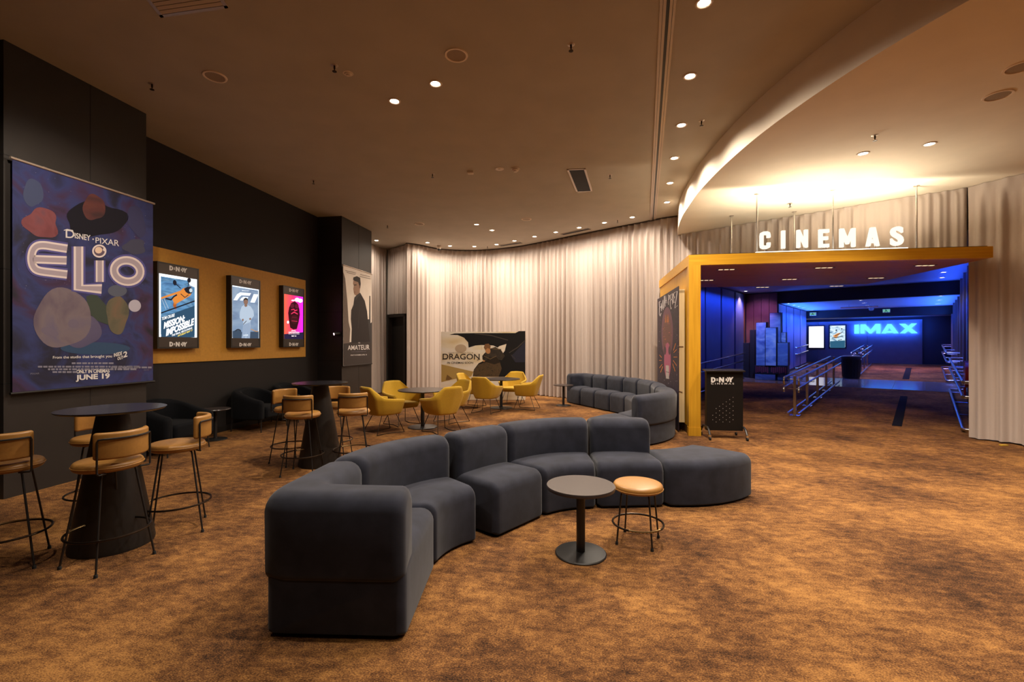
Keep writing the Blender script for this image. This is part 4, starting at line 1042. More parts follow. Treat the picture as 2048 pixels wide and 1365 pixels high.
art.poly([(300, 640), (420, 530), (500, 510), (528, 560), (500, 610), (380, 680), (330, 710)], ogg, -.009)
art.poly([(430, 535), (470, 512), (505, 515), (528, 550), (515, 585), (480, 590), (450, 570)], blk, -.008); art.poly(ell(505, 552, 18, 22), emat((.55, .68, .75), GS), -.007)
art.poly([(320, 680), (350, 690), (345, 770), (310, 720)], ogd, -.009)
for P_ in ([(340, 480), (395, 530)], [(480, 450), (478, 505)]): art.line(P_, 9, blk, d=-.0085)
art.poly(ell(330, 468, 20, 30, rot=-.2), blk, -.008); art.poly(ell(486, 442, 20, 26), blk, -.008)
art.line([(180, 800), (548, 668)], 14, blk, d=-.007); art.line([(230, 640), (290, 655), (320, 620), (355, 600)], 16, blk, d=-.008); art.line([(395, 590), (440, 630), (480, 600)], 8, blk, d=-.0075)
art.line([(190, 650), (235, 760)], 4, emat((.6, .65, .7), GS), d=-.008); art.line([(215, 645), (262, 750)], 4, emat((.6, .65, .7), GS), d=-.008)
art.poly([(182, 850), (548, 720), (548, 1065), (182, 1072)], emat((.035, .085, .15), GS), -.0105)
wt, yl = emat((.95, .95, .95), 1.3), emat((1.0, .75, .12), 1.2)
art.text('TOM CRUISE', 188, 880, 328, 838, 34, wt, shear=.15, bold=.03, d=-.006); art.text('MISSION:', 208, 975, 440, 892, 74, wt, shear=.15, bold=.05, d=-.006)
art.text('IMPOSSIBLE', 232, 1055, 540, 930, 78, wt, shear=.15, bold=.05, d=-.006); art.text('THE FINAL RECKONING', 296, 1058, 520, 972, 22, wt, shear=.15, bold=.03, d=-.006); art.text('SATURDAY MAY 17', 362, 1060, 524, 996, 20, yl, shear=.15, bold=.03, d=-.006)
art.build('artwork', t)
t, r = case(7.305, 8.052, 'lit poster case with a figure in white overalls, middle of three')
sheet(t, r, emat((.80, .90, 1.0), 1.6))
sheet(t, r, noisy_emat('misty sky picture', [(.12, .20, .36), (.24, .36, .54), (.35, .47, .62)], (2, 2, 5), .9, .6), 'picture', .018, .001)
logos(t, 1032, 1165, (472, 494, 42), (1167, 1167, 42))
art = Art(BXF, **Z2, d=-.010)
W1, W2 = emat((.85, .90, .95), 1.2), emat((.45, .56, .70), 1.0)
# racing mark
art.poly([(970, 660), (1010, 595), (1045, 573), (1165, 582), (1148, 612), (1060, 606), (1035, 628), (1012, 662)], W1); art.poly([(1040, 662), (1058, 636), (1080, 622), (1135, 626), (1122, 650), (1085, 648), (1074, 664)], W1)
art.poly([(1155, 684), (1192, 592), (1245, 597), (1203, 688)], W1)
art.line([(1035, 530), (1160, 545)], 4, W2); art.text('BRAD PITT', 1065, 560, 1145, 566, 12, W1, bold=.02)
suit, suit2, face_, hr = emat((.52, .62, .75), 1.0), emat((.34, .43, .58), 1.0), emat((.30, .17, .12), 1.0), emat((.03, .025, .025), 1.0)
art.poly([(1085, 712), (1060, 730), (1040, 790), (1038, 850), (1062, 885), (1078, 860), (1075, 930), (1070, 990), (1058, 1085), (1150, 1085), (1155, 1000), (1155, 900), (1165, 870), (1195, 830), (1190, 780), (1160, 730), (1125, 712)], suit, -.009)
art.poly([(1075, 930), (1150, 900), (1155, 1000), (1150, 1085), (1112, 1085), (1110, 1000), (1100, 1085), (1058, 1085)], suit2, -.0085)
art.poly(ell(1105, 675, 24, 38), face_, -.008); art.poly([(1080, 672), (1082, 645), (1105, 632), (1126, 645), (1130, 675), (1120, 655), (1095, 652)], hr, -.0075)
art.poly([(1092, 708), (1118, 708), (1124, 722), (1104, 735), (1088, 722)], face_, -.0083)
art.poly([(1060, 868), (1078, 862), (1084, 880), (1068, 890)], face_, -.0075); art.poly([(1140, 858), (1160, 852), (1165, 870), (1148, 878)], face_, -.0075); art.line([(1075, 925), (1112, 885)], 6, hr, d=-.007)
art.poly([(962, 1000), (1010, 980), (1052, 985), (1058, 1010), (1245, 1000), (1245, 1078), (962, 1083)], emat((.06, .09, .14), 1.0), -.0095)
art.line(ell(1022, 1000, 26, 22, 14, 0, PI, 2*PI), 8, hr, d=-.009); art.line([(1160, 975), (1215, 1000), (1240, 1000)], 9, emat((.6, .32, .15), 1.0), d=-.009)
art.text('JUNE', 1078, 1052, 1130, 1050, 16, W1, bold=.03, d=-.007)
art.build('artwork', t)
t, r = case(8.735, 9.461, 'lit poster case with a dark mask on magenta, farthest of three')
m_ = bpy.data.materials.new('red and magenta picture'); m_.use_nodes = True; N_ = m_.node_tree.nodes; L_ = m_.node_tree.links; b_ = N_['Principled BSDF']
tc_ = N_.new('ShaderNodeTexCoord'); gx = N_.new('ShaderNodeSeparateXYZ'); rp = N_.new('ShaderNodeValToRGB'); mr = N_.new('ShaderNodeMapRange')
L_.new(tc_.outputs['Object'], gx.inputs[0]); L_.new(gx.outputs['Y'], mr.inputs['Value']); mr.inputs['From Min'].default_value = -.36; mr.inputs['From Max'].default_value = .36
L_.new(mr.outputs['Result'], rp.inputs['Fac']); rp.color_ramp.elements[0].color = (.85, .10, .03, 1); rp.color_ramp.elements[1].color = (.62, .01, .75, 1); e_ = rp.color_ramp.elements.new(.45); e_.color = (.85, .015, .12, 1)
b_.inputs['Base Color'].default_value = (0, 0, 0, 1); L_.new(rp.outputs['Color'], b_.inputs['Emission Color']); b_.inputs['Emission Strength'].default_value = 1.5
sheet(t, r, m_, 'picture')
logos(t, 1576, 1678, (566, 580, 36), (1160, 1162, 38))
art = Art(BXF, **Z2, d=-.010)
dk, dk2, rd = emat((.05, .008, .012), 1.0), emat((.14, .015, .03), 1.0), emat((.85, .04, .12), 1.2)
art.poly([(1640, 672), (1600, 690), (1578, 740), (1568, 800), (1575, 870), (1590, 960), (1625, 980), (1662, 975), (1682, 900), (1695, 820), (1690, 760), (1675, 700)], dk)
art.poly(ell(1612, 720, 22, 26), dk2, -.0095); art.poly(ell(1662, 725, 20, 26), dk2, -.0095)
art.line([(1600, 765), (1630, 758), (1640, 775), (1668, 766)], 9, rd, d=-.009); art.line([(1600, 810), (1632, 790), (1672, 812)], 10, rd, d=-.009)
art.poly(ell(1637, 870, 40, 48), emat((.07, .012, .015), 1.0), -.0095); art.line([(1610, 845), (1660, 850)], 10, dk2, d=-.009); art.line([(1605, 885), (1668, 892)], 4, rd, d=-.009)
wp = emat((1, .82, .85), 1.5)
for cx_, cy_, rx_, ry_ in ((1665, 655, 26, 22), (1700, 665, 26, 22), (1622, 662, 20, 8), (1566, 900, 12, 16)): art.poly(ell(cx_, cy_, rx_, ry_), wp, -.009)
art.poly([(1525, 1030), (1735, 1010), (1735, 1090), (1525, 1090)], emat((.03, .02, .06), 1.0), -.0098)
art.text('FINAL', 1605, 1000, 1652, 1000, 14, wp, bold=.03, d=-.008); art.text('DESTINATION', 1572, 1020, 1688, 1021, 15, wp, bold=.03, d=-.008); art.text('BLOODLINES', 1572, 1032, 1690, 1033, 7, wp, d=-.008); art.text('MAY 15', 1605, 1058, 1655, 1058, 14, wp, bold=.03, d=-.008)
art.build('artwork', t)

# small spotlight on the flank of the far pillar
p_ = W(10.17, -5.80, 1.79)
t = thing('wall_spotlight', 'small black spotlight fixed low on the side of the far dark pillar', 'spotlight', p_)
b = MB(); b.para(p_+WN*-.04+Vector((0, 0, -.05)), WN*.08, WD*-.03, (0, 0, .10)); b.build('mount', BLACKM, t, smooth=False)
q0 = p_-WD*.07; dr = (-WD*.8-WN*.5+Vector((0, 0, -.15))).normalized()
b = MB(); b.tube([p_-WD*.03, q0], .012, 8); b.build('arm', BLACKM, t)
b = MB(); b.tube([q0-dr*.05, q0-dr*.045, q0+dr*.08, q0+dr*.085], .042, 18); b.build('lamp_head', BLACKM, t)
b = MB(); b.tube([q0+dr*.085, q0+dr*.088], .03, 14); b.build('lens', emat((1, .7, .75), 2.0, 'pink lens', sample=False), t)

# film board on the floor in front of the curtain
pa = Vector((*fl(882, 792), 0)); 
YB = 12.6
ga, gb = Vector(((882-CX)/F*YB, YB, 0)), Vector(((1051-CX)/F*YB, YB, 0))
DF = Frame(ga, (1, 0, 0), (0, -1, 0))
t = thing('film_board', 'wide free-standing film board with dark winged shape standing before the curtain', 'display board', (ga+gb)/2)
CREAM = noisy_emat('pale desert picture', [(.70, .53, .26), (.82, .71, .53), (.85, .78, .68), (.78, .62, .28)], (.8, .8, 2.4), 1, .5, False, .5)
z1 = EYE-(664-HY)/F*YB
b = MB(); b.para(ga+Vector((0, 0, .02)), gb-ga, (0, .03, 0), (0, 0, z1-.02)); b.build('board', CREAM, t, smooth=False)
b = MB()
for q in (.1, .9): s_ = ga.lerp(gb, q); b.para(s_+Vector((-.03, .03, 0)), (.06, 0, 0), (0, .35, 0), (0, 0, .05)); b.para(s_+Vector((-.02, .03, 0)), (.04, 0, 0), (0, .03, 0), (0, 0, 1.2))
b.build('stand', BLACKM, t, smooth=False)
art = Art(DF, 720, 620, 4.763, .002)
db1, db2, db3 = pm('black wing print', (.012, .011, .012)), pm('dark hide print', (.028, .020, .014)), pm('wing sheen print', (.06, .05, .045))
art.poly([(850, 238), (900, 226), (1100, 222), (1480, 222), (1515, 203), (1575, 203), (1575, 636), (1330, 640), (1075, 636), (1085, 570), (1130, 510), (1190, 480), (1320, 470), (1380, 390), (1395, 325), (1330, 345), (1310, 360), (1270, 340), (1160, 335), (1100, 340), (1035, 360), (1030, 310), (990, 265), (930, 240)], db1, .0015)
art.line([(1090, 226), (1250, 245), (1410, 290)], 9, db3); art.line([(1575, 290), (1500, 360), (1420, 410)], 8, db3); art.line([(1440, 430), (1480, 470)], 6, db3)
art.poly([(1575, 300), (1575, 500), (1480, 500), (1440, 440), (1500, 380)], pm('dusk blue print', (.025, .026, .045)), .0017)
art.poly([(1075, 636), (1080, 585), (1130, 520), (1230, 490), (1330, 490), (1350, 560), (1320, 640)], noisy_emat('brown hide print', [(.015, .010, .007), (.10, .06, .025), (.03, .02, .012)], (14, 14, 14), 1, 1, False), .002)
# rider leaning forward
cl, skn, hai = noisy_emat('leather coat print', [(.012, .010, .009), (.05, .035, .022)], (10, 10, 10), 1, 1, False), pm('rider skin print', (.50, .24, .10)), pm('rider hair print', (.22, .11, .05))
art.poly([(1240, 370), (1290, 355), (1345, 385), (1380, 440), (1350, 480), (1290, 470), (1240, 490), (1190, 495), (1165, 460), (1185, 415)], cl, .0024)
art.poly([(1190, 495), (1230, 455), (1300, 450), (1340, 500), (1280, 520)], db2, .0026)
art.poly(ell(1218, 388, 24, 32, rot=-.3), skn, .0028); art.poly([(1180, 360), (1190, 328), (1225, 322), (1245, 345), (1240, 375), (1215, 365), (1195, 385)], hai, .003)
art.poly([(1165, 440), (1185, 415), (1200, 440), (1185, 480), (1168, 476)], db2, .003); art.poly(ell(1180, 488, 10, 9), skn, .0032)
art.line([(1255, 370), (1345, 378)], 8, pm('strap print', (.16, .11, .06)), d=.0032); art.line([(1180, 440), (1240, 470), (1300, 440)], 6, pm('strap print', (.16, .11, .06)), d=.0032)
art.line([(1160, 285), (1160, 390)], 2, pm('pale streak print', (.62, .56, .50)), d=.0012)
art.poly([(775, 520), (1080, 590), (1060, 636), (900, 660), (775, 690)], pm('sand print', (.48, .32, .10)), .001)
art.poly([(815, 670), (830, 618), (880, 655), (850, 672)], pm('rock print', (.22, .12, .04)), .0012)
art.poly(ell(960, 370, 55, 40), pm('cloud print', (.52, .40, .28)), .0008)
art.build('artwork', t)
art = Art(DF, 720, 620, 4.763, .004)
ttl = pm('dark title print', (.05, .038, .030)); tsub = pm('subtitle print', (.16, .11, .07))
art.text('HOW TO TRAIN YOUR', 845, 416, 1080, 416, 10, tsub); art.text('DRAGON', 788, 472, 1140, 474, 54, ttl, bold=.012); art.line([(785, 472), (830, 468)], 6, ttl); art.line([(1115, 480), (1145, 470)], 5, ttl)
art.text('IN CINEMAS SOON', 832, 514, 1078, 514, 19, ttl, bold=.012)
art.build('lettering', t)

# ------------------------------------------------------------------ the corridor behind the portal
def kbox(mb, t0, t1, r0, r1, z0, z1, m=None, ramp=True):
    """box in corridor axes; heights are above the sloping floor when ramp is set"""
    zz = (lambda t, z: z+rz(t)) if ramp else (lambda t, z: z)
    v = [K(t0, r0, zz(t0, z0)), K(t1, r0, zz(t1, z0)), K(t1, r1, zz(t1, z0)), K(t0, r1, zz(t0, z0)), K(t0, r0, zz(t0, z1)), K(t1, r0, zz(t1, z1)), K(t1, r1, zz(t1, z1)), K(t0, r1, zz(t0, z1))]
    return mb.add(v, [(0, 3, 2, 1), (4, 5, 6, 7), (0, 1, 5, 4), (1, 2, 6, 5), (2, 3, 7, 6), (3, 0, 4, 7)], m)
RL, RR, TE = -2.85, 2.92, 14.1
ZA, ZB, ZC = 3.40, 3.00, 2.68        # the three ceiling heights
w = MB(); kbox(w, .3, 7.1, RL-.2, RL, -.2, 3.6, None, False); kbox(w, 7.1, 12.5, RL-.2, -1.84, -.2, 3.6, None, False); struct(w, 'wall_corridor_left', CORRWALL, smooth=False)
w = MB(); kbox(w, .55, TE+.4, RR, RR+.2, -.2, 3.6, None, False); struct(w, 'wall_corridor_right', CORRWALL, smooth=False)
w = MB(); kbox(w, TE+.02, TE+.3, -7, RR, 0, 3.2, None, False); struct(w, 'wall_corridor_end', mat('end wall paint', (.03, .022, .022), .6), smooth=False)
w = MB(); kbox(w, 12.3, TE+.3, -7.2, -7, 0, 3.2, None, False); kbox(w, 12.3, 12.5, -7.2, RL-.2, 0, 3.2, None, False); struct(w, 'wall_corridor_side', CORRWALL, smooth=False)
c = MB()
c.prism([(q.x, q.y) for q in (K(.2, RL), K(7.3, RL-.1), K(7.3, RR+.1), K(.75, RR+.1), Vector((7.62, 7.72, 0)), Vector((6.9, 8.32, 0)), Vector((5.85, 9.33, 0)), Vector((5.15, 9.95, 0)), Vector((4.4, 10.68, 0)), Vector((4.05, 11.0, 0)))], ZA, ZA+.05)
kbox(c, 7.4, 12.5, RL-.1, RR+.1, ZB, ZB+.05, None, False); kbox(c, 12.7, TE+.2, -7, RR+.1, ZC, ZC+.05, None, False)
struct(c, 'ceiling_corridor', CORRCEIL, smooth=False)
b = MB(); kbox(b, 7.2, 7.4, -1.84, RR, ZB-.01, ZA+.1, None, False); o = struct(b, 'beam', mat('corridor beam', (.02, .018, .02), .6), smooth=False)
b = MB(); kbox(b, 12.5, 12.7, -2.85, RR, ZC-.02, ZB+.1, None, False); struct(b, 'beam', mat('corridor beam', (.02, .018, .02), .6), smooth=False)
# left wall: blue panels with dark gaps between
def wall_panel(t0, t1, r, side, z0, z1, m, label, ztop=None, name='wall_panel', grp=None):
    b = MB(); r0, r1 = (r, r+.05) if side > 0 else (r-.05, r)
    v = [K(t0, r0, rz(t0)+z0), K(t1, r0, rz(t1)+z0), K(t1, r1, rz(t1)+z0), K(t0, r1, rz(t0)+z0), K(t0, r0, z1), K(t1, r0, z1), K(t1, r1, z1), K(t0, r1, z1)]
    b.add(v, [(0, 3, 2, 1), (4, 5, 6, 7), (0, 1, 5, 4), (1, 2, 6, 5), (2, 3, 7, 6), (3, 0, 4, 7)])
    return tag(b.build(name, m, None, bevel=.004, seg=1), label, 'wall panel', grp)
pl = [(-.3, 1.2), (1.32, 2.62), (2.74, 4.06), (4.22, 5.48), (5.66, 6.6)]
for i, (a, b_) in enumerate(pl[1:]):
    wall_panel(a, b_, RL, 1, .12, 3.34, BLUEPANEL, ['blue wall panel hidden behind the left timber post', 'wide blue wall panel next to the left timber post', 'middle blue wall panel on the near left corridor wall', 'narrow blue wall panel next to the maroon wall'][i], grp='blue wall panels')
for k in range(4):
    b = MB(); q0 = -2.84+k*.255; b.para(K(7.05, q0+.006, .2), CR*.243, CD*.05, (0, 0, 3.16)); tag(b.build('wall_panel', PURPLEWALL, None, smooth=False), '%s maroon panel from the left on the wall facing the camera' % ORD[k], 'wall panel', 'maroon wall panels')
b = MB(); kbox(b, 6.66, 6.70, RL, RL+.06, .0, 3.39, None, False); tag(b.build('trim_3', mat('copper trim', (.45, .22, .10), .3, metal=.8), None, smooth=False), kind='structure')
for i, (a, b_) in enumerate([(7.15, 8.3), (8.44, 9.6), (9.74, 10.9), (11.04, 12.3)]):
    wall_panel(a, b_, -1.84, 1, .12, 2.97, BLUEPANEL, '%s blue wall panel from the left behind the cardboard display' % ORD[i], grp='far blue wall panels')
for i in range(9):
    a = .75+i*1.42
    wall_panel(a, a+1.26, RR, -1, .12, 3.34 if a < 5.8 else (2.96 if a < 11 else 2.64), BLUEPANEL, '%s blue panel of the right corridor wall counted from the curtain' % ORD[i], grp='right corridor panels')
    b = MB(); kbox(b, a-.09, a-.05, RR-.10, RR, 0, 3.36 if a < 7 else (2.97 if a < 12 else 2.65), None, False); kbox(b, a-.05, a-.02, RR-.06, RR, 0, 2.6, None, False)
    tag(b.build('trim_%d' % (4+i), mat('wall fin', (.30, .27, .28), .3, metal=.7), None, smooth=False), kind='structure')
# tile landing and the dark guide strips on the carpet
b = MB()
for i in range(8):
    r0 = -2.8+i*.70; kbox(b, 5.36, 7.6, r0+.004, r0+.696, 0, .004, TILE)
kbox(b, 5.35, 7.61, -2.8, 2.82, 0, .002, mat('tile joint', (.03, .03, .03), .7)); tag(b.build('floor_tile', None, None, smooth=False), kind='structure')
STRIP = mat('dark floor strip', (.008, .008, .010), .9, spec=.1)
b = MB(); kbox(b, -.18, 4.05, 1.62, 1.765, .001, .005, STRIP); tag(b.build('floor_strip', None, None, smooth=False), 'long dark guide strip on the brown carpet in the corridor entrance', 'floor strip')
b = MB(); kbox(b, 8.1, 12.2, 1.55, 1.72, .001, .005, STRIP); tag(b.build('floor_strip', None, None, smooth=False), 'far dark guide strip on the carpet beyond the tiled landing', 'floor strip')

# handrails
def kt(t, r, z): return K(t, r, rz(t)+z)
def median_rail(t0, posts, t1, rc, label, half=.135):
    o = thing('handrail', label, 'handrail', K(posts[0], rc, rz(posts[0])), 0, 'steel handrails between the ramps')
    for p_ in posts:
        b = MB(); kbox(b, p_-.045, p_+.045, rc-.025, rc+.025, 0, .86); po = b.build('post', STEEL, o, smooth=False, bevel=.004)
        b = MB(); kbox(b, p_-.10, p_+.10, rc-.09, rc+.09, 0, .012); b.build('base_plate', STEEL, po, smooth=False)
    for sd in (-1, 1):
        for z in (.84, .64):
            b = MB(); r = rc+sd*half; R = .075
            end = [kt(t0-R*math.sin(a), r, z-R+R*math.cos(a)) for a in [PI*k/8 for k in range(9)]]
            if z < .7: end = [kt(t0-R*math.sin(a), r, z-R+R*math.cos(a)) for a in [PI*k/8 for k in range(6)]]
            b.tube([kt(t1, r, z)]+end, .021, 10); ra = b.build('rail', STEEL, o)
            b = MB()
            for p_ in posts: b.tube([kt(p_, r, z-.02), kt(p_, r, z-.06), kt(p_, rc+sd*.024, z-.06)], .008, 6)
            b.build('bracket', STEEL, ra)
        b = MB(); b.tube([kt(posts[0]-.22, rc+sd*.10, .07), kt(t1, rc+sd*.10, .07)], .022, 10); b.build('foot_rail', STEEL, o)
    return o
median_rail(-.30, [0.0, 1.42, 2.84, 4.30, 5.75], 6.1, 0.0, 'nearer steel double handrail on square posts in the middle of the corridor')
median_rail(8.3, [8.6, 9.9, 11.2, 12.5], 12.9, .33, 'farther steel double handrail beyond the black bin')
def wall_rail(t0, t1, rw, side, label, loop=True, off=.34, hi=.89, mid=.63, grp='wall handrails'):
    o = thing('wall_handrail', label, 'handrail', K(t0, rw, rz(t0)), 0, grp)
    r = rw+side*off
    for nm_, z, rad in (('rail', hi, .022), ('rail', mid, .022), ('foot_rail', .06, .026)):
        P = [kt(t1, rw+side*.05, z), kt(t1, r-side*.03, z), kt(t1-.03, r, z), kt(t0+.03, r, z), kt(t0, r-side*.03, z), kt(t0, rw+side*.05, z)] if loop else [kt(t1, r, z), kt(t0, r, z)]
        b = MB(); b.tube(P, rad, 10); ra = b.build(nm_, STEEL, o)
        n = max(3, int((t1-t0)/1.3)); b = MB()
        for k in range(n): tt = t0+.25+(t1-t0-.5)*k/(n-1); b.tube([kt(tt, r, z-.01), kt(tt, r, z-.05), kt(tt, rw+side*.05, z-.05)], .009, 6)
        b.build('bracket', STEEL, ra)
    return o
wall_rail(-.26, 5.5, RR, -1, 'nearer steel handrail set on the right corridor wall by the curtain')
wall_rail(7.6, 12.4, RR, -1, 'farther steel handrail set on the right corridor wall')
wall_rail(1.0, 6.35, RL, 1, 'steel handrail set on the left corridor wall behind the ticket stand', False, .14)
wall_rail(10.0, 12.3, -1.84, 1, 'short steel handrail set on the far left blue wall', True, .12)

# black bin
o = K(7.75, .24, rz(7.75)+.004)
t = thing('bin', 'black ribbed waste bin between the two steel handrails', 'bin', o)
prof = [(0, 0), (.225, 0), (.235, .03)]+[(.235+.035*k/10, .05+.60*k/10) for k in range(11)]+[(.275, .66), (0, .66)]
b = MB(); b.lathe(prof, 36)
for k in range(18): a = 2*PI*k/18; b.tube([(.238*math.cos(a), .238*math.sin(a), .05), (.270*math.cos(a), .270*math.sin(a), .62)], .008, 6)
b.build('bin_body', BLACK, t, local=True)
b = MB(); b.lathe([(.262, .655), (.29, .66), (.295, .70), (.28, .735), (.20, .765), (0, .775)], 36); b.build('lid', mat('bin lid', (.03, .03, .03), .3), t, local=True)
b = MB(); b.tube([(.10*math.cos(a), .10*math.sin(a)*.3-.2, .745+.05*abs(math.sin(a))) for a in [PI*k/10 for k in range(11)]], .01, 6); b.build('handle', STEEL, t, local=True)

# cardboard display in front of the maroon wall
t = thing('cardboard_display', 'tall blue cardboard display of stepped boxes before the maroon wall', 'display', K(6.15, -1.9, rz(6.15)))
CB = [noisy_emat('blue display print %d' % i, c_, (2, 2, 4), 1, .8, False, .35) for i, c_ in enumerate((
    [(.08, .15, .5), (.2, .35, .75), (.5, .65, .95)], [(.06, .12, .45), (.3, .45, .85), (.7, .8, .95)], [(.08, .16, .5), (.14, .24, .55), (.25, .4, .7)]))]
CDK = mat('display side', (.012, .014, .025), .5)
LET = mat('maroon display lettering', (.20, .03, .07), .6)
def tower(t0, r0, r1, z0, z1, dp, m, nm='box'):
    b = MB(); kbox(b, t0, t0+dp, r0, r1, z0, z1, CDK); kbox(b, t0-.004, t0, r0+.012, r1-.006, z0+.01, z1-.01, m); return b.build(nm, None, t, smooth=False)
tower(6.42, -2.55, -2.12, .0, 1.72, .3, CDK); tower(6.20, -2.30, -1.98, .48, 1.98, .35, CB[0]); tower(6.05, -1.97, -1.64, .50, 1.80, .4, CB[1]); tower(6.32, -1.90, -1.56, .48, 2.30, .3, CB[2]); tower(6.15, -1.63, -1.31, .50, 1.28, .3, CB[2]); tower(6.40, -1.62, -1.42, .48, 1.62, .2, CB[1])
b = MB(); kbox(b, 6.10, 6.42, -2.32, -1.32, .22, .49, CDK)
q = b.build('lettered_base', None, t, smooth=False)
art = MB()
for k in range(16):
    r0 = -2.29+k*.060; 
    if k == 7: continue
    kbox(art, 6.094, 6.10, r0, r0+.042, .24+.02*(k % 3), .47-.015*(k % 2), LET)
art.build('lettering', None, q, smooth=False)
tower(6.05, -2.30, -1.66, 0, .21, .4, CB[0], 'plinth'); tower(6.2, -1.64, -1.32, 0, .21, .3, CB[2], 'plinth')
b = MB(); kbox(b, 6.55, 6.95, -2.80, -2.45, 0, 1.25); tag(b.build('cabinet', CDK, None, smooth=False), 'low black box standing against the maroon wall beside the cardboard display', 'box')

# end wall: panels, two lit posters, the big lit sign
EW = Frame(K(TE-.04, 0), CR, -CD); EL = Frame(K(TE-.075, 0), CR, -CD); EB = Frame(K(TE-.24, 0), CR, -CD)
ua = EW.px(1606, 700)[0]; ub = EW.px(1845, 700)[0]
for i in range(3):
    b = MB(); u0 = ua-1.2+(ub-ua+1.2)*i/3+.005; u1 = ua-1.2+(ub-ua+1.2)*(i+1)/3-.005
    b.para(K(TE-.04, u0, .66), CR*(u1-u0), CD*.05, (0, 0, 1.9)); tag(b.build('wall_panel', mat('steel end panel', (.17, .15, .16), .28, metal=.35, noise=.06, scale=5), None, smooth=False), '%s large steel panel from the left on the far end wall' % ORD[i], 'wall panel', 'end wall panels')
def endcase(x0, x1, y0, y1, label, m):
    u0, v1 = EL.px(x0, y0); u1, v0 = EL.px(x1, y1); t = thing('lit_poster_case', label, 'poster case', K(TE-.05, (u0+u1)/2, v0))
    b = MB(); b.para(K(TE-.072, u0-.05, v0-.07), CR*(u1-u0+.10), CD*.034, (0, 0, v1-v0+.12)); b.build('case_body', BLACKM, t, smooth=False)
    b = MB(); b.quad([EL.at(u0, v0, .001), EL.at(u1, v0, .001), EL.at(u1, v1, .001), EL.at(u0, v1, .001)]); b.build('lit_sheet', m, t, smooth=False, recalc=False)
    return t
endcase(1617.8, 1647.5, 653.5, 696, 'blank white lit poster case at the left of the far end wall', emat((.95, .92, 1.0), 1.3))
t = endcase(1659.8, 1690.5, 652, 694.5, 'lit poster case with a plane over waves on the far end wall', noisy_emat('wave picture', [(.02, .12, .25), (.60, .80, .90), (.9, .95, 1.0)], (3, 3, 6), 1.1, 1.2))
art = Art(EL, 1560, 560, 5.69, .003)
art.poly([(570, 700), (740, 690), (740, 775), (570, 775)], emat((.03, .12, .22), 1.0)); art.poly([(600, 640), (650, 610), (700, 600), (660, 640), (640, 670)], emat((.8, .35, .12), 1.0), .004)
for P_ in ([(590, 665), (720, 640)], [(625, 640), (715, 595)], [(660, 690), (705, 680)]): art.line(P_, 7, emat((.02, .02, .03), 1.0), d=.005)
art.poly(ell(640, 575, 8, 9), emat((.02, .02, .03), 1.0), .005); art.poly(ell(703, 560, 7, 9), emat((.02, .02, .03), 1.0), .005)
art.build('artwork', t)
t = thing('illuminated_sign', 'large glowing cyan four-letter sign on the far end wall', 'sign', K(TE-.08, .6, 1.6))
CY = emat((.16, .86, .95), 1.25, 'cyan sign face')
SK = emat((.02, .10, 1.0), 75.0, 'blue sign halo')
LT = {'I': [[(845, 512), (898, 509), (898, 612), (845, 614)]],
      'M': [[(915, 508), (962, 507), (962, 612), (915, 612)], [(1095, 503), (1142, 502), (1142, 611), (1095, 611)], [(962, 507), (972, 507), (1030, 570), (1085, 503), (1095, 503), (1095, 560), (1040, 611), (1015, 611), (962, 560)]],
      'A': [[(1152, 611), (1222, 504), (1268, 504), (1243, 545), (1205, 611)], [(1268, 504), (1350, 609), (1290, 610), (1243, 545)], [(1222, 582), (1270, 582), (1285, 604), (1208, 605)]],
      'X': [[(1355, 501), (1425, 500), (1568, 607), (1495, 609)], [(1495, 497), (1560, 496), (1425, 609), (1362, 609)]]}
for ch, polys in LT.items():
    b = MB()
    for P_ in polys:
        pts = [EB.px(1560+x/5.69, 560+y/5.69) for x, y in P_]; n = len(pts)
        fr_ = [EB.at(u, v, 0) for u, v in pts]; bk = [EB.at(u, v, -.05) for u, v in pts]
        b.add(fr_, [tuple(range(n))], CY); b.add(bk, [tuple(range(n))[::-1]], SK); b.add(fr_+bk, [(i, (i+1) % n, n+(i+1) % n, n+i) for i in range(n)], emat((.02, .15, .5), .8))
    b.build('letter', None, t, smooth=False, recalc=False)
# small things in the corridor
def exit_sign(pos, u, n_, label, w_=.24, h_=.14):
    t = thing('exit_sign', label, 'exit sign', pos); u = Vector(u); n_ = Vector(n_)
    b = MB(); b.para(pos-u*w_/2, u*w_, -n_*.05, (0, 0, h_)); b.build('sign_body', WHITE, t, smooth=False)
    b = MB(); b.quad([pos-u*w_*.46+n_*.002+Vector((0, 0, .012)), pos+u*w_*.46+n_*.002+Vector((0, 0, .012)), pos+u*w_*.46+n_*.002+Vector((0, 0, h_-.012)), pos-u*w_*.46+n_*.002+Vector((0, 0, h_-.012))]); b.build('lit_face', emat((.25, .70, .60), .6), t, smooth=False, recalc=False)
    b = MB()
    pc = pos+n_*.004+Vector((0, 0, h_/2)); Z = Vector((0, 0, 1))
    for P_ in ([(-.03, .055), (.0, .055), (.0, .03), (-.03, .03)], [(-.05, .02), (.02, .028), (.02, -.01), (-.03, -.01)], [(-.03, -.01), (-.005, -.01), (-.05, -.06), (-.07, -.055)], [(.0, -.01), (.02, -.01), (.05, -.055), (.03, -.06)]):
        b.quad([pc+u*x+Z*y for x, y in P_], emat((.02, .25, .18), .4))
    b.build('running_figure', None, t, smooth=False, recalc=False)
exit_sign(K(12.35, -1.55, 2.78), CR, -CD, 'green lit exit sign at the end of the far left blue wall')
exit_sign(K(12.3, .95, 2.80), CR, -CD, 'green lit exit sign hanging under the far beam')
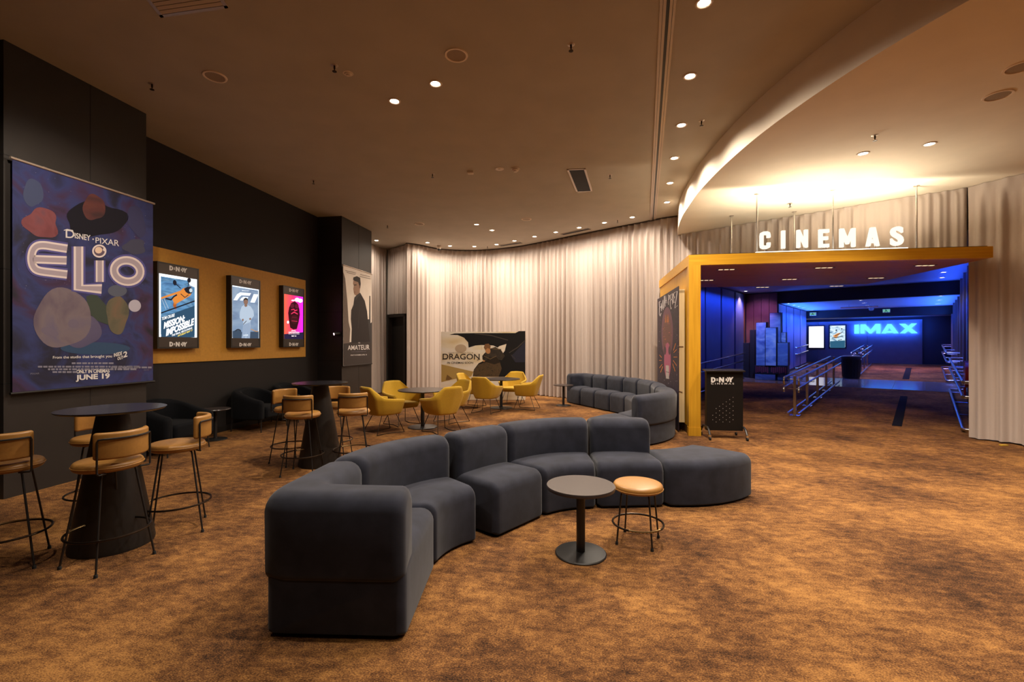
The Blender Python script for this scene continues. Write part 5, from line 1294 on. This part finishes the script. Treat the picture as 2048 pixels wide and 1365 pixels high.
b = MB(); b.lathe([(0, -.13), (.06, -.12), (.085, -.08), (.09, -.04), (.11, -.03), (.11, 0)], 20); o = b.build('security_camera', mat('smoked dome', (.3, .3, .32), .15), None); o.location = K(11.9, .5, ZB); tag(o, 'dome camera on the blue corridor ceiling before the far beam', 'security camera')
t = thing('pendant_fitting', 'slim chrome fitting hanging under the blue corridor ceiling', 'light fitting', K(9.6, .35, ZB))
b = MB(); b.tube([K(9.6, -.25, ZB-.10), K(9.6, .85, ZB-.10)], .022, 8); b.build('bar', CHROME, t)
b = MB(); b.tube([K(9.6, .0, ZB-.10), K(9.6, .0, ZB)], .012, 6); b.build('hanger', CHROME, t); b = MB(); b.tube([K(9.6, .6, ZB-.10), K(9.6, .6, ZB)], .012, 6); b.build('hanger', CHROME, t)
t = thing('hose_reel', 'red fire hose reel on the right corridor wall beside the curtain', 'hose reel', K(1.9, 2.77, .92))
b = MB(); b.tube([K(1.9, 2.70, .92), K(1.9, 2.72, .92), K(1.9, 2.82, .92), K(1.9, 2.84, .92)], .28, 28); b.build('reel', mat('red enamel', (.45, .015, .012), .35), t)
b = MB(); b.tube([K(1.9, 2.84, .92), K(1.9, 2.92, .92)], .03, 8); b.build('bracket', BLACKM, t)
b = MB(); b.tube([K(1.85, 2.71, .70), K(1.83, 2.70, .58), K(1.84, 2.71, .48)], .015, 8); b.build('hose_end', mat('red enamel', (.45, .015, .012), .35), t)
# exhibition of small wedge under the curtain hem
b = MB(); q = Vector((*fl(2008, 892), 0)); b.para(q+Vector((-.05, -.02, 0)), (.10, 0, 0), (0, .05, 0), (0, 0, .015)); tag(b.build('door_wedge', mat('yellow plastic', (.6, .38, .03), .5), None, smooth=False, bevel=.003), 'small yellow wedge under the hem of the right curtain', 'wedge')

# corridor lamps
def corlamp(t_, r_, z, label, energy, color, grp, aim=None, spot=100, lm=LAMPC):
    p_ = K(t_, r_); downlight(p_.x, p_.y, z, label, energy, grp, spot, .7, color, aim, lm)
for i, t_ in enumerate((7.5, 8.4, 9.3, 10.2, 11.1, 12.0)):
    corlamp(t_, -1.55, ZB, '%s small downlight in the row above the far left blue wall' % ORD[i], 22 if i % 2 == 0 else 0, (.45, .55, 1.0), 'far left corridor downlights')
for i, t_ in enumerate((7.55, 9.3, 11.3)):
    corlamp(t_, 2.45, ZB, '%s small downlight along the right of the blue corridor ceiling' % ORD[i], 30, (.6, .6, 1.0), 'right corridor downlights')
corlamp(4.84, 2.45, ZA, 'front small downlight in the blue ceiling right of the soffit', 40, (.75, .65, .9), None); corlamp(6.1, 2.45, ZA, 'rear small downlight in the blue ceiling right of the soffit', 40, (.75, .65, .9), None)
corlamp(6.1, -2.6, ZA, 'small white downlight at the corner before the maroon wall', 150, (.9, .55, .6), None)
for i, (t_, r_) in enumerate(((7.7, .5), (9.0, .5), (10.4, .5))):
    corlamp(t_, r_, ZB, '%s downlight along the middle of the blue corridor ceiling' % ORD[i], 25, (.6, .6, 1.0), 'middle corridor downlights')
# blue and violet wash of the corridor: added area lights with no visible fitting
def add_wash_light(a, b_, z, energy, color, aimr, w_=.05, sp=1.4):
    l = lamp('AREA', 'added_wash', (a+b_)/2+Vector((0, 0, z)), energy, color); l.data.shape = 'RECTANGLE'; l.data.size = (b_-a).length; l.data.size_y = w_; l.data.spread = sp
    d = Vector(aimr).normalized(); x = (b_-a).normalized(); y = (-d).cross(x).normalized(); l.rotation_euler = Matrix((x, y, -d)).transposed().to_euler()
add_wash_light(K(1.4, RL+.35), K(6.5, RL+.35), 3.3, 38, BLUE, -CR*.5-Vector((0, 0, 1)), sp=1.2)
add_wash_light(K(7.5, -1.45), K(12.3, -1.45), 2.9, 110, BLUE, -CR*.5-Vector((0, 0, 1)), sp=1.3)
add_wash_light(K(1.0, RR-.35), K(12, RR-.35), 2.9, 60, BLUE, CR*.55-Vector((0, 0, 1)), sp=1.2)
add_wash_light(K(7.5, -1.7), K(12.3, -1.7), 2.35, 120, (.03, .16, 1.0), Vector((0, 0, 1))+CR*.7, sp=2.2)
add_wash_light(K(7.5, RR-.2), K(12.3, RR-.2), 2.35, 110, (.03, .14, 1.0), Vector((0, 0, 1))-CR*.7, sp=2.2)
add_wash_light(K(2.0, RR-.2), K(7.0, RR-.2), 2.7, 26, BLUE, Vector((0, 0, 1))-CR*.25, sp=1.6)
add_wash_light(K(13.2, -2.2), K(13.2, 2.4), 2.6, 28, BLUE, CD*.8-Vector((0, 0, .6)), sp=2.0)
lamp('SPOT', 'display_beam', K(3.9, -1.3, 3.3), 260, (.25, .38, 1.0), None, 40, .6, .05, K(6.1, -1.85, 1.7))  # added spot without a fitting, brightens the cardboard display
lamp('SPOT', 'maroon_wall_beam', K(5.6, -2.3, 3.35), 90, (.75, .25, .85), None, 70, .8, .05, K(7.0, -2.3, 2.2))  # added purple spot, tints and lifts the maroon wall
add_wash_light(K(11.5, -1.0), K(11.5, 2.6), 2.9, 80, (.62, .36, .9), Vector((0, 0, -1)), sp=1.8)
add_wash_light(K(8.5, -1.0), K(8.5, 2.6), 2.9, 30, (.55, .38, .9), Vector((0, 0, -1)), sp=1.8)
